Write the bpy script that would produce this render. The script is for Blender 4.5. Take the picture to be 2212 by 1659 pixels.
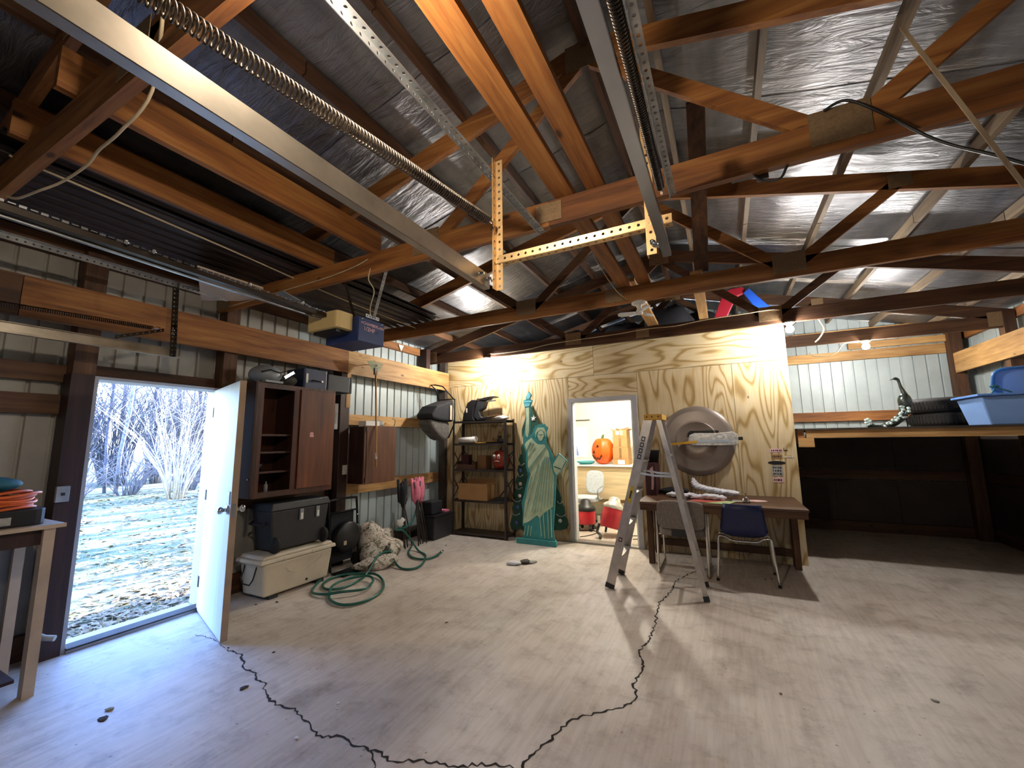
import bpy, bmesh, math, random
from mathutils import Vector, Matrix
random.seed(11)
PI = math.pi
sc = bpy.context.scene
col = sc.collection
for o in list(bpy.data.objects): bpy.data.objects.remove(o)

# ------------------------------------------------------------------ camera
yaw, pit, rol, FPX, EYE = math.radians(26.9404), math.radians(7.8892), math.radians(-0.6989), 892.0, 1.45
fw = Vector((-math.sin(yaw)*math.cos(pit), math.cos(yaw)*math.cos(pit), math.sin(pit)))
r0 = Vector((math.cos(yaw), math.sin(yaw), 0)); u0 = r0.cross(fw)
rv = math.cos(rol)*r0 + math.sin(rol)*u0; uv = -math.sin(rol)*r0 + math.cos(rol)*u0
cd = bpy.data.cameras.new('camera'); cam = bpy.data.objects.new('camera', cd); col.objects.link(cam)
cd.sensor_width = 36; cd.lens = FPX/2212*36; cd.clip_start = .02; cd.clip_end = 300
cam.matrix_world = Matrix(((rv.x, uv.x, -fw.x, 0), (rv.y, uv.y, -fw.y, 0), (rv.z, uv.z, -fw.z, EYE), (0, 0, 0, 1)))
sc.camera = cam
# ------------------------------------------------------------------ sky, sun, exposure
w = bpy.data.worlds.new('sky'); sc.world = w; w.use_nodes = True
nt = w.node_tree; nt.nodes.clear()
sky = nt.nodes.new('ShaderNodeTexSky'); sky.sky_type = 'NISHITA'; sky.sun_disc = False
sky.sun_elevation = math.radians(26); sky.sun_rotation = math.radians(10); sky.air_density = 1.0; sky.dust_density = .3; sky.ozone_density = 4
bg = nt.nodes.new('ShaderNodeBackground'); bg.inputs[1].default_value = 1.15
wo = nt.nodes.new('ShaderNodeOutputWorld'); tint = nt.nodes.new('ShaderNodeMix'); tint.data_type = 'RGBA'; tint.blend_type = 'MULTIPLY'; tint.inputs[0].default_value = 1; tint.inputs[7].default_value = (.87, .93, 1.2, 1)
nt.links.new(sky.outputs[0], tint.inputs[6]); nt.links.new(tint.outputs[2], bg.inputs[0]); nt.links.new(bg.outputs[0], wo.inputs[0])
sl = bpy.data.lights.new('sun', 'SUN'); sl.energy = 12; sl.angle = math.radians(.5); sl.color = (1, .93, .8)
so = bpy.data.objects.new('sun', sl); col.objects.link(so); so.location = (-20, 20, 15)
so.rotation_euler = Vector((-.10, -1, -.50)).to_track_quat('-Z', 'Y').to_euler()
BULB, WARM, ROOM = 430.0, 340.0, 560.0          # radiance of the lamp globes
sc.view_settings.view_transform = 'Standard'; sc.view_settings.look = 'None'
sc.view_settings.exposure = 1.72; sc.view_settings.gamma = 1; sc.view_settings.use_curve_mapping = False

# ------------------------------------------------------------------ materials
MT = {}
def lin(h):
    h = h.lstrip('#'); c = [int(h[i:i+2], 16)/255 for i in (0, 2, 4)]
    return [x/12.92 if x <= .04045 else ((x+.055)/1.055)**2.4 for x in c] + [1]
def newmat(name):
    m = bpy.data.materials.new(name); m.use_nodes = True
    n = m.node_tree.nodes; l = m.node_tree.links; b = n['Principled BSDF']; MT[name] = m
    return m, n, l, b
def coords(n, l, scale=(1, 1, 1), rnd=True):
    tc = n.new('ShaderNodeTexCoord'); mp = n.new('ShaderNodeMapping'); mp.inputs['Scale'].default_value = scale
    l.new(tc.outputs['Object'], mp.inputs[0])
    if rnd:
        oi = n.new('ShaderNodeObjectInfo'); mul = n.new('ShaderNodeMath'); mul.operation = 'MULTIPLY'; mul.inputs[1].default_value = 37
        l.new(oi.outputs['Random'], mul.inputs[0]); l.new(mul.outputs[0], mp.inputs['Location'])
    return mp.outputs[0]
def tex(n, l, vec, scale, detail=4, rough=.55, dist=0):
    t = n.new('ShaderNodeTexNoise'); t.inputs['Scale'].default_value = scale; t.inputs['Detail'].default_value = detail
    t.inputs['Roughness'].default_value = rough; t.inputs['Distortion'].default_value = dist; l.new(vec, t.inputs['Vector'])
    return t.outputs[0]
def ramp(n, l, fac, stops, const=False):
    r = n.new('ShaderNodeValToRGB'); r.color_ramp.interpolation = 'CONSTANT' if const else 'LINEAR'
    e = r.color_ramp.elements
    while len(e) < len(stops): e.new(.5)
    for k, (p, c) in enumerate(stops): e[k].position = p; e[k].color = lin(c) if isinstance(c, str) else c
    l.new(fac, r.inputs[0]); return r.outputs[0]
def bump(n, l, b, h, strength=.3, dist=.01):
    bp = n.new('ShaderNodeBump'); bp.inputs['Strength'].default_value = strength; bp.inputs['Distance'].default_value = dist
    l.new(h, bp.inputs['Height']); l.new(bp.outputs[0], b.inputs['Normal'])
def mixc(n, l, a, c, f, mode='MULTIPLY'):
    m = n.new('ShaderNodeMix'); m.data_type = 'RGBA'; m.blend_type = mode
    if isinstance(f, float): m.inputs[0].default_value = f
    else: l.new(f, m.inputs[0])
    l.new(a, m.inputs[6]); l.new(c, m.inputs[7]); return m.outputs[2]
def plain(name, c, rough=.5, metal=0., var=.12, scale=6, bmp=0., stretch=(1, 1, 1), spec=None):
    m, n, l, b = newmat(name); v = coords(n, l, stretch)
    t = tex(n, l, v, scale); base = lin(c)
    lo = [max(0, x*(1-2*var)) for x in base[:3]] + [1]; hi = [min(1, x*(1+2*var)) for x in base[:3]] + [1]
    l.new(ramp(n, l, t, [(.25, lo), (.75, hi)]), b.inputs['Base Color'])
    b.inputs['Roughness'].default_value = rough; b.inputs['Metallic'].default_value = metal
    if spec is not None: b.inputs['Specular IOR Level'].default_value = spec
    if bmp: bump(n, l, b, t, bmp)
    return m
def wood(name, dark, mid, light, axis, rough=.65, scale=1.6):
    m, n, l, b = newmat(name); s = [14, 14, 14]; s[axis] = .9
    v = coords(n, l, s); t = tex(n, l, v, scale, 6, .6, .6)
    c = ramp(n, l, t, [(.3, dark), (.5, mid), (.72, light)])
    s2 = [3, 3, 3]; s2[axis] = .8; v2 = coords(n, l, s2); t2 = tex(n, l, v2, 1.3, 3)
    c = mixc(n, l, c, ramp(n, l, t2, [(.3, '#9a8a80'), (.65, '#ffffff')]), .75)
    vk = n.new('ShaderNodeTexVoronoi'); sk = [5.5, 5.5, 5.5]; sk[axis] = 2.2; l.new(coords(n, l, sk), vk.inputs['Vector']); vk.inputs['Scale'].default_value = 1
    c = mixc(n, l, c, ramp(n, l, vk.outputs['Distance'], [(.05, '#3a1a08'), (.10, '#ffffff')]), .8)
    l.new(c, b.inputs['Base Color']); b.inputs['Roughness'].default_value = rough; bump(n, l, b, t, .25, .004)
    return m
def plywood(name, axis):
    m, n, l, b = newmat(name)
    s = [3.4, 3.4, 3.4]; s[axis] = .62
    v = coords(n, l, s); t = tex(n, l, v, .95, 1.6, .42, .2)
    mu = n.new('ShaderNodeMath'); mu.operation = 'MULTIPLY'; mu.inputs[1].default_value = 92; l.new(t, mu.inputs[0])
    si = n.new('ShaderNodeMath'); si.operation = 'SINE'; l.new(mu.outputs[0], si.inputs[0])
    ma = n.new('ShaderNodeMapRange'); ma.inputs[1].default_value = -1; ma.inputs[2].default_value = 1; l.new(si.outputs[0], ma.inputs[0])
    c = ramp(n, l, ma.outputs[0], [(.0, '#dccaa6'), (.6, '#d7c299'), (.88, '#c2a877'), (1, '#a98d5c')])
    s2 = [26, 26, 26]; s2[axis] = 1.2; t2 = tex(n, l, coords(n, l, s2), 2, 4)
    c = mixc(n, l, c, ramp(n, l, t2, [(.3, '#d8cbb8'), (.7, '#ffffff')]), .5)
    vk = n.new('ShaderNodeTexVoronoi'); sk = [2.6, 2.6, 2.6]; sk[axis] = 1.7; l.new(coords(n, l, sk), vk.inputs['Vector']); vk.inputs['Scale'].default_value = 1
    c = mixc(n, l, c, ramp(n, l, vk.outputs['Distance'], [(.018, '#3b2008'), (.045, '#ffffff')]), .9)
    t3 = tex(n, l, coords(n, l, (1.2, 1.2, 1.2)), 1.4, 3)
    c = mixc(n, l, c, ramp(n, l, t3, [(.3, '#cfc1ab'), (.6, '#ffffff')]), .5)
    l.new(c, b.inputs['Base Color']); b.inputs['Roughness'].default_value = .6; bump(n, l, b, t2, .12, .003)
    return m
def emit(name, c, s):
    m, n, l, b = newmat(name); b.inputs['Emission Color'].default_value = c; b.inputs['Emission Strength'].default_value = s
    b.inputs['Base Color'].default_value = (1, 1, 1, 1); return m
for ax, k in enumerate('xyz'):
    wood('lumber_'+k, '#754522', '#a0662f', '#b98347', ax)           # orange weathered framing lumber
    wood('brown_lumber_'+k, '#402818', '#5c3b22', '#73502f', ax); wood('dull_lumber_'+k, '#6b5a48', '#85735d', '#9c8a70', ax)     # older dark brown framing
    wood('pale_lumber_'+k, '#a97a45', '#c79a5f', '#ddb57c', ax)      # newer pale lumber
plywood('plywood_h', 0); plywood('plywood_v', 2)
wood('cabinet_wood', '#3a1f14', '#50291a', '#63361f', 2, .5)
wood('cabinet_door', '#5a2d17', '#6f3a1e', '#824722', 2, .5)
wood('board_brown', '#5d3a28', '#6f4732', '#7d523a', 2, .6)
wood('dark_frame', '#2c1711', '#3a1f17', '#4a2a1e', 2, .55)
wood('desk_top', '#4a3020', '#5c3d28', '#6c4a31', 0, .45)
plain('black_plastic', '#17171b', .45, 0, .1); plain('charcoal_plastic', '#2a2b2f', .5); plain('black_rubber', '#1b1a1b', .7, 0, .25, 9, .3)
plain('black_metal', '#1d1d20', .4, .6); plain('dark_shelf_metal', '#4a423f', .5, .5); plain('grey_plastic', '#8b9196', .45)
plain('polished_steel', '#b3b6ba', .17, 1, .05); plain('galvanised', '#a9abac', .36, .9, .22, 9, .12); plain('bright_metal', '#c8ccd0', .22, 1, .06); plain('zinc_gold', '#c9a878', .4, .75, .12, 14)
plain('track_steel', '#b7ae9f', .33, .9, .15, 7); plain('spring_steel', '#74685c', .35, .9, .15, 20); plain('dark_track', '#3b332c', .4, .8)
plain('gusset', '#93795a', .55, .5, .12, 60, .25); plain('aluminium', '#b9b2ac', .35, .75, .12, 8); plain('chrome', '#d6d2cc', .12, 1, .02)
plain('white_paint', '#dfe3e4', .5, 0, .04); plain('white_plastic', '#d9d6cd', .45, 0, .04); plain('room_white', '#e9e6d6', .8, 0, .03, 2)
plain('siding_white', '#aab4b4', .45, .1, .06, 3); plain('siding_inner', '#a8a49a', .5, .1, .1, 3)
plain('cooler_white', '#cfc4b0', .5, 0, .05); plain('pvc_grey', '#9a9da0', .5); plain('frame_grey', '#a9a7a8', .5, 0, .05)
plain('yellow_plastic', '#d6a127', .45, 0, .08); plain('sticker_yellow', '#c7ad2c', .5); plain('sticker_dark', '#2d2a2a', .5); plain('paper', '#e4e0da', .7, 0, .04)
plain('pink_paper', '#d9b3b4', .7); plain('red_paper', '#b8574a', .6); plain('green_paper', '#a9bb84', .6)
plain('red_plastic', '#9c1f30', .4, 0, .06); plain('blue_plastic', '#2256c4', .4, 0, .05); plain('vac_red', '#c32131', .4); plain('tote_blue', '#7fa3dd', .4, 0, .03); plain('tote_rim', '#5f8ad2', .35, 0, .03)
plain('lid_blue', '#2f6cb0', .35); plain('navy', '#1d2747', .45, 0, .12); plain('opener_blue', '#2c3a68', .45, .1, .06); plain('opener_cream', '#cdb277', .5, 0, .04)
plain('chair_blue', '#16224f', .45, 0, .08); plain('fabric_grey', '#7c736c', .9, 0, .12, 40, .3); plain('fabric_light', '#b9c0c8', .9, 0, .08, 30)
plain('cardboard', '#a57c4f', .85, 0, .06, 5); plain('cardboard_dark', '#7d5a3a', .85, 0, .1, 5); plain('box_dark', '#4a2f20', .8)
plain('orange_pumpkin', '#e2590d', .45, 0, .06); plain('red_pumpkin', '#8e2d17', .5, 0, .1); plain('stem_green', '#4a6a35', .7); plain('black_paint', '#120e0d', .6)
plain('teal_paint', '#3f9496', .55, 0, .1, 9); plain('pale_green_paint', '#c3d6b4', .6, 0, .08, 9); plain('torch_blue', '#6fc3d6', .5, 0, .08); plain('dark_teal', '#1f5a62', .6)
plain('tree_green', '#1f4a3a', .6, 0, .2, 9); plain('ornament_blue', '#4a5c9c', .5); plain('hose_green', '#1f6155', .3, 0, .1); plain('maroon', '#40191c', .6)
plain('pink_fabric', '#d9788f', .85, 0, .12, 20); plain('black_fabric', '#1a1a20', .85, 0, .2, 20, .3); plain('grey_fabric', '#5a5652', .9, 0, .2, 14, .3)
plain('rake_green', '#66784a', .5); plain('orange_cord', '#d8642c', .45, 0, .15, 12); plain('cream_cable', '#c7b391', .6); plain('black_cable', '#151414', .5)
plain('rag_white', '#d8d8e0', .9, 0, .08, 20); plain('rag_grey', '#a7a7a2', .9, 0, .2, 14); plain('tyre', '#232120', .75, 0, .25, 10, .4)
plain('peacock_dark', '#5c6663', .25, .8, .3, 20); plain('peacock_tail', '#d3ebe3', .3, .3, .15, 30)
plain('panel_brown', '#2e2423', .5, .1, .15, 3); plain('grey_sheet', '#7a7d82', .4, .3, .12, 2); plain('mdf_pale', '#b9a58f', .7, 0, .1, 5)
plain('dish_grey', '#8d8077', .36, .4, .08, 3); plain('plastic_wrap', '#c9c6c0', .18, .3, .2, 25, .6); plain('pink_sticker', '#d79c9a', .6)
plain('birch_ply', '#cdb893', .6, 0, .12, 3, 0, (.6, 4, 8)); plain('threshold', '#9d9a94', .4, .6)
plain('bark_grey', '#6d6a6e', .9, 0, .3, 14, .5); plain('bark_dark', '#4d4a52', .9, 0, .3, 14, .5); plain('twig_pale', '#b4a58c', .85, 0, .2, 20)
plain('leaf_brown', '#86745a', .9, 0, .35, 30); plain('straw', '#a89a6e', .9, 0, .2, 20); plain('grime_wood', '#3d332c', .8, 0, .3, 6)
plain('door_skin', '#d3dae0', .55, 0, .05, 3, .1, (30, 30, .6)); plain('door_edge', '#a58c74', .7, 0, .1)
plain('shade_brown', '#3b302a', .7, 0, .15, 3); plain('crack_dark', '#241d17', .95); plain('debris_dark', '#3a2f27', .9); plain('shell_white', '#e8e2da', .7)  # the wall sheets' dark brown paints in shade under the loft platform
def concrete():
    m, n, l, b = newmat('concrete'); v = coords(n, l, (1, 1, 1), False)
    a = tex(n, l, v, .7, 6, .6); c = ramp(n, l, a, [(.3, '#bdb2aa'), (.5, '#d3c9c1'), (.7, '#e0d9d3')])
    d = tex(n, l, v, 5.5, 9, .72, .25); c = mixc(n, l, c, ramp(n, l, d, [(.3, '#a89a8c'), (.5, '#f2eee9'), (.8, '#ffffff')]), .6)
    s = tex(n, l, coords(n, l, (1, 1, 1), False), 1.7, 3, .5, 1.2); c = mixc(n, l, c, ramp(n, l, s, [(.24, '#8a7d6f'), (.40, '#ffffff')]), .35)
    br = tex(n, l, coords(n, l, (30, 2.2, 1), False), 1.1, 4, .6); c = mixc(n, l, c, ramp(n, l, br, [(.3, '#c8bcae'), (.6, '#ffffff')]), .4)
    sp = n.new('ShaderNodeTexVoronoi'); sp.inputs['Scale'].default_value = 9; l.new(v, sp.inputs['Vector'])
    c = mixc(n, l, c, ramp(n, l, sp.outputs['Distance'], [(.03, '#544636'), (.075, '#ffffff')]), .6)
    l.new(c, b.inputs['Base Color']); b.inputs['Roughness'].default_value = .55
    l.new(ramp(n, l, a, [(.3, (.42,)*3+(1,)), (.7, (.62,)*3+(1,))]), b.inputs['Roughness']); bump(n, l, b, d, .18, .006)
concrete()
def foil():
    m, n, l, b = newmat('foil'); v = coords(n, l, (1.2, 9, 9)); t = tex(n, l, v, 1.6, 5, .6, .7)
    t2 = tex(n, l, coords(n, l, (5, 1.5, 5)), 1.3, 3)
    l.new(ramp(n, l, t2, [(.3, '#737377'), (.7, '#97969a')]), b.inputs['Base Color'])
    b.inputs['Metallic'].default_value = .92; b.inputs['Roughness'].default_value = .40; bump(n, l, b, t, .75, .02)
foil()
def camo():
    m, n, l, b = newmat('camo_fabric'); t = tex(n, l, coords(n, l), 8, 3, .6, 1.0)
    l.new(ramp(n, l, t, [(0, '#3a382f'), (.38, '#8a7f6c'), (.45, '#c9c4b8'), (.56, '#97705c'), (.60, '#d5d0c6'), (.70, '#5b5848')], True), b.inputs['Base Color'])
    b.inputs['Roughness'].default_value = .9; bump(n, l, b, tex(n, l, coords(n, l), 9, 3), .6, .03)
camo()
def ground():
    m, n, l, b = newmat('lawn'); v = coords(n, l, (1, 1, 1), False)
    a = tex(n, l, v, .6, 5); c = ramp(n, l, a, [(.3, '#5d6c46'), (.5, '#7c7f5c'), (.7, '#99906f')])
    d = tex(n, l, v, 28, 6, .7); c = mixc(n, l, c, ramp(n, l, d, [(.3, '#6f6a4c'), (.55, '#ffffff')]), .8)
    l.new(c, b.inputs['Base Color']); b.inputs['Roughness'].default_value = .95; bump(n, l, b, d, .8, .05)
ground()
def glass():
    m, n, l, b = newmat('pane_glass'); b.inputs['Transmission Weight'].default_value = 1; b.inputs['Roughness'].default_value = .05
glass()
emit('lamp_cool', (1, .97, .91, 1), BULB); emit('lamp_warm', (1, .86, .68, 1), WARM); emit('lamp_room', (1, .93, .78, 1), ROOM)

# ------------------------------------------------------------------ mesh builder
OFF = {}
class MB:
    def __init__(s, M=None): s.v = []; s.f = []; s.sm = []; s.M = M
    def add(s, vs, fs, smooth=False):
        k = len(s.v)
        s.v += [Vector(s.M @ Vector(p)) if s.M else Vector(p) for p in vs]
        for f in fs: s.f.append([k+i for i in f]); s.sm.append(smooth)
        return s
    def bx(s, x0, x1, y0, y1, z0, z1):
        vs = [(x, y, z) for x in (x0, x1) for y in (y0, y1) for z in (z0, z1)]
        return s.add(vs, [(0, 1, 3, 2), (4, 6, 7, 5), (0, 4, 5, 1), (2, 3, 7, 6), (0, 2, 6, 4), (1, 5, 7, 3)])
    def rbx(s, x0, x1, y0, y1, z0, z1, r=.02, n=3):
        # box with rounded vertical edges
        pts = []
        for (cx, cy, a0) in ((x1-r, y1-r, 0), (x0+r, y1-r, PI/2), (x0+r, y0+r, PI), (x1-r, y0+r, 1.5*PI)):
            for k in range(n+1): a = a0+PI/2*k/n; pts.append((cx+r*math.cos(a), cy+r*math.sin(a)))
        N = len(pts); vs = [(x, y, z0) for x, y in pts] + [(x, y, z1) for x, y in pts]
        return s.add(vs, [(i, (i+1) % N, N+(i+1) % N, N+i) for i in range(N)] + [list(range(N))[::-1], list(range(N, 2*N))])
    def taper(s, a, b):
        # frustum between rect a=(x0,x1,y0,y1,z) and b
        vs = [(a[0], a[2], a[4]), (a[1], a[2], a[4]), (a[1], a[3], a[4]), (a[0], a[3], a[4]), (b[0], b[2], b[4]), (b[1], b[2], b[4]), (b[1], b[3], b[4]), (b[0], b[3], b[4])]
        return s.add(vs, [(3, 2, 1, 0), (4, 5, 6, 7), (0, 1, 5, 4), (1, 2, 6, 5), (2, 3, 7, 6), (3, 0, 4, 7)])
    def bar(s, p, q, wd, ht, up=(0, 0, 1)):
        p, q = Vector(p), Vector(q); d = (q-p).normalized(); up = Vector(up)
        sd = d.cross(up)
        if sd.length < 1e-4: sd = d.cross(Vector((1, 0, 0)))
        sd.normalize(); up = sd.cross(d).normalized()
        vs = [e + sd*a*wd/2 + up*b*ht/2 for e in (p, q) for a, b in ((-1, -1), (1, -1), (1, 1), (-1, 1))]
        return s.add(vs, [(3, 2, 1, 0), (4, 5, 6, 7), (0, 1, 5, 4), (1, 2, 6, 5), (2, 3, 7, 6), (3, 0, 4, 7)])
    def tube(s, pts, r, n=8, closed=False):
        pts = [Vector(p) for p in pts]; N = len(pts); rs = r if isinstance(r, (list, tuple)) else [r]*N
        vs = []; prev = None
        for i, p in enumerate(pts):
            a = pts[i-1] if (i or closed) else p; b = pts[(i+1) % N] if (i < N-1 or closed) else p
            d = (b-a)
            d = d.normalized() if d.length > 1e-9 else Vector((0, 0, 1))
            if prev is None:
                ref = Vector((0, 0, 1)) if abs(d.z) < .9 else Vector((1, 0, 0)); e = d.cross(ref).normalized()
            else:
                e = prev - d*prev.dot(d)
                e = e.normalized() if e.length > 1e-6 else d.cross(Vector((0, 0, 1))).normalized()
            prev = e; g = d.cross(e)
            for k in range(n): t = 2*PI*k/n; vs.append(p + rs[i]*(e*math.cos(t) + g*math.sin(t)))
        fs = []
        for i in range(N if closed else N-1):
            j = (i+1) % N
            for k in range(n): fs.append((i*n+k, i*n+(k+1) % n, j*n+(k+1) % n, j*n+k))
        s.add(vs, fs, True)
        if not closed:
            k0 = len(s.v)-N*n
            s.f.append([k0+k for k in range(n)][::-1]); s.sm.append(False)
            s.f.append([k0+(N-1)*n+k for k in range(n)]); s.sm.append(False)
        return s
    def lathe(s, prof, c, ax=(0, 0, 1), n=28, smooth=True):
        ax = Vector(ax).normalized(); c = Vector(c)
        e = ax.cross(Vector((0, 0, 1)) if abs(ax.z) < .9 else Vector((1, 0, 0))).normalized(); g = ax.cross(e)
        vs = []; P = len(prof)
        for r, h in prof:
            for k in range(n): t = 2*PI*k/n; vs.append(c + ax*h + r*(e*math.cos(t)+g*math.sin(t)))
        fs = [(i*n+k, i*n+(k+1) % n, (i+1)*n+(k+1) % n, (i+1)*n+k) for i in range(P-1) for k in range(n)]
        s.add(vs, fs, smooth); k0 = len(s.v)-P*n
        if prof[0][0] > 1e-4: s.f.append([k0+k for k in range(n)][::-1]); s.sm.append(False)
        if prof[-1][0] > 1e-4: s.f.append([k0+(P-1)*n+k for k in range(n)]); s.sm.append(False)
        return s
    def ell(s, c, r, nu=18, nv=10, lump=0, seed=0, rot=0):
        c = Vector(c); rx, ry, rz = r; R = random.Random(seed); ph = [R.uniform(0, 6.3) for _ in range(9)]
        vs = []
        for j in range(nv+1):
            th = PI*j/nv
            for k in range(nu):
                a = 2*PI*k/nu; q = 1
                if lump: q += lump*(math.sin(3*a+ph[0]+2*th)+math.sin(5*a+ph[1]-3*th)*.6+math.sin(4*th+ph[2]+a)*.7)
                x, y = rx*math.sin(th)*math.cos(a)*q, ry*math.sin(th)*math.sin(a)*q
                vs.append(c + Vector((x*math.cos(rot)-y*math.sin(rot), x*math.sin(rot)+y*math.cos(rot), rz*math.cos(th)*q)))
        fs = [(j*nu+k, (j+1)*nu+k, (j+1)*nu+(k+1) % nu, j*nu+(k+1) % nu) for j in range(nv) for k in range(nu)]
        return s.add(vs, fs, True)
    def prism(s, poly, fn, d):
        # 2-D outline -> fn(u, v) gives a 3-D point, extruded by vector d
        d = Vector(d); P = [Vector(fn(u, v)) for u, v in poly]; N = len(P)
        return s.add(P + [p+d for p in P], [list(range(N))[::-1], list(range(N, 2*N))] + [(i, (i+1) % N, N+(i+1) % N, N+i) for i in range(N)])
    def build(s, name, mat, parent=None, loc=None, bev=0):
        if parent is not None: off = OFF[parent.name]
        elif loc is not None: off = Vector(loc)
        else:
            xs = [p.x for p in s.v]; ys = [p.y for p in s.v]; zs = [p.z for p in s.v]
            off = Vector(((min(xs)+max(xs))/2, (min(ys)+max(ys))/2, min(zs)))
        me = bpy.data.meshes.new(name); me.from_pydata([p-off for p in s.v], [], s.f)
        me.polygons.foreach_set('use_smooth', s.sm); me.materials.append(MT[mat])
        bm = bmesh.new(); bm.from_mesh(me); bmesh.ops.recalc_face_normals(bm, faces=bm.faces); bm.to_mesh(me); bm.free()
        o = bpy.data.objects.new(name, me); col.objects.link(o)
        if parent is not None: o.parent = parent
        else: o.location = off
        if bev:
            md = o.modifiers.new('bevel', 'BEVEL'); md.width = bev; md.segments = 2; md.limit_method = 'ANGLE'; md.angle_limit = math.radians(50)
        OFF[o.name] = off
        return o
def tag(o, label=None, cat=None, group=None, kind=None):
    if label: o['label'] = label
    if cat: o['category'] = cat
    if group: o['group'] = group
    if kind: o['kind'] = kind
    return o
def thing(name, label, cat, loc, group=None):
    o = bpy.data.objects.new(name, None); col.objects.link(o); o.location = loc; o.empty_display_size = .1; OFF[o.name] = Vector(loc)
    return tag(o, label, cat, group)
def setting(name, loc=(0, 0, 0)):
    o = bpy.data.objects.new(name, None); col.objects.link(o); o.location = loc; OFF[o.name] = Vector(loc); o['kind'] = 'structure'; return o
def box(name, mat, parent, *a, bev=0): return MB().bx(*a).build(name, mat, parent, bev=bev)
def text_on(name, s, size, origin, ex, ey, mat, parent, ext=.0008):
    cu = bpy.data.curves.new('t', 'FONT'); cu.body = s; cu.size = size; cu.extrude = ext; cu.resolution_u = 2
    o = bpy.data.objects.new('t', cu); col.objects.link(o); bpy.context.view_layer.update()
    me = bpy.data.meshes.new_from_object(o); vs = [v.co.copy() for v in me.vertices]; fs = [list(p.vertices) for p in me.polygons]
    bpy.data.objects.remove(o); bpy.data.curves.remove(cu); bpy.data.meshes.remove(me)
    ex, ey = Vector(ex).normalized(), Vector(ey).normalized(); ez = ex.cross(ey); O = Vector(origin)
    mb = MB(); mb.add([O + ex*v.x + ey*v.y + ez*v.z for v in vs], fs); return mb.build(name, mat, parent)
def smooth_path(P, n=5, closed=False):
    P = [Vector(p) for p in P]; out = []; N = len(P)
    for i in range(N if closed else N-1):
        a, b, c, d = (P[(i-1) % N] if (closed or i) else P[i]), P[i], P[(i+1) % N], (P[(i+2) % N] if (closed or i < N-2) else P[(i+1) % N])
        for k in range(n):
            t = k/n; out.append(.5*((2*b) + (c-a)*t + (2*a-5*b+4*c-d)*t*t + (3*b-a-3*c+d)*t**3))
    if not closed: out.append(P[-1])
    return out
def copy_tree(o, parent=None, delta=None):
    c = o.copy(); col.objects.link(c); c.parent = parent
    OFF[c.name] = OFF.get(o.name, Vector((0, 0, 0))) + (Vector(delta) if delta else Vector((0, 0, 0)))
    if delta: c.location = o.location + Vector(delta)
    for ch in list(o.children): copy_tree(ch, c)
    return c
# ------------------------------------------------------------------ setting: floor, ground
YB, YR, YF = 5.93, 8.45, -3.0                     # plywood partition, rear wall, front wall
XL, XR = -4.47, 3.30                              # siding planes
floor = tag(MB().bx(XL-.02, XR+.02, YF-.1, YR+.05, -.12, 0).build('floor', 'concrete', loc=(0, 0, 0)), kind='structure')
g = MB()
N = 60
gx = [-70+ (70-4.49)*(i/N)**.6 for i in range(N+1)]; gy = [-45+100*j/N for j in range(N+1)]
R = random.Random(3)
vs = [(x, y, -.10 + (R.uniform(-.02, .02) if x < -5.2 else 0) + max(0, -x-16)*.012) for x in gx for y in gy]
g.add(vs, [(i*(N+1)+j, (i+1)*(N+1)+j, (i+1)*(N+1)+j+1, i*(N+1)+j+1) for i in range(N) for j in range(N)], True)
g.add([(XR+.02, -45, -.12), (60, -45, -.12), (60, 60, -.12), (XR+.02, 60, -.12)], [(0, 1, 2, 3)])
g.add([(-4.49, YR+.05, -.12), (XR+.02, YR+.05, -.12), (XR+.02, 60, -.12), (-4.49, 60, -.12)], [(0, 1, 2, 3)])
tag(g.build('ground', 'lawn', loc=(-20, 0, -.1)), kind='structure')
def crack(pts, wd, seed):
    R = random.Random(seed); P = []
    for i in range(len(pts)-1):
        a, b = Vector((*pts[i], 0)), Vector((*pts[i+1], 0)); n = max(2, int((b-a).length/.02))
        for k in range(n):
            t = k/n; p = a.lerp(b, t); d = (b-a).normalized(); p += Vector((-d.y, d.x, 0))*R.uniform(-.012, .012); P.append(p)
    P.append(Vector((*pts[-1], 0))); m = MB(); vs = []
    for i, p in enumerate(P):
        d = (P[min(i+1, len(P)-1)]-P[max(i-1, 0)]).normalized(); nn = Vector((-d.y, d.x, 0)); q = wd*R.uniform(.35, 1.3)
        vs += [p+nn*q/2+Vector((0, 0, .0015)), p-nn*q/2+Vector((0, 0, .0015))]
    m.add(vs, [(2*i, 2*i+1, 2*i+3, 2*i+2) for i in range(len(P)-1)])
    return tag(m.build('crack', 'crack_dark', floor), 'jagged dark crack across the slab')
CRACK_A = [(-0.383, 5.224), (-0.452, 5.068), (-0.554, 4.758), (-0.555, 4.548), (-0.59, 4.301), (-0.625, 4.124), (-0.618, 3.9), (-0.599, 3.659), (-0.597, 3.455), (-0.608, 3.274), (-0.634, 3.13), (-0.599, 3.032), (-0.565, 2.954), (-0.588, 2.837), (-0.589, 2.726), (-0.556, 2.631), (-0.548, 2.563), (-0.604, 2.478), (-0.694, 2.382), (-0.792, 2.301), (-0.844, 2.181), (-0.873, 2.064), (-0.892, 1.994), (-0.914, 1.912), (-0.912, 1.839), (-.93, 1.2), (-.85, .4)]
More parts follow.
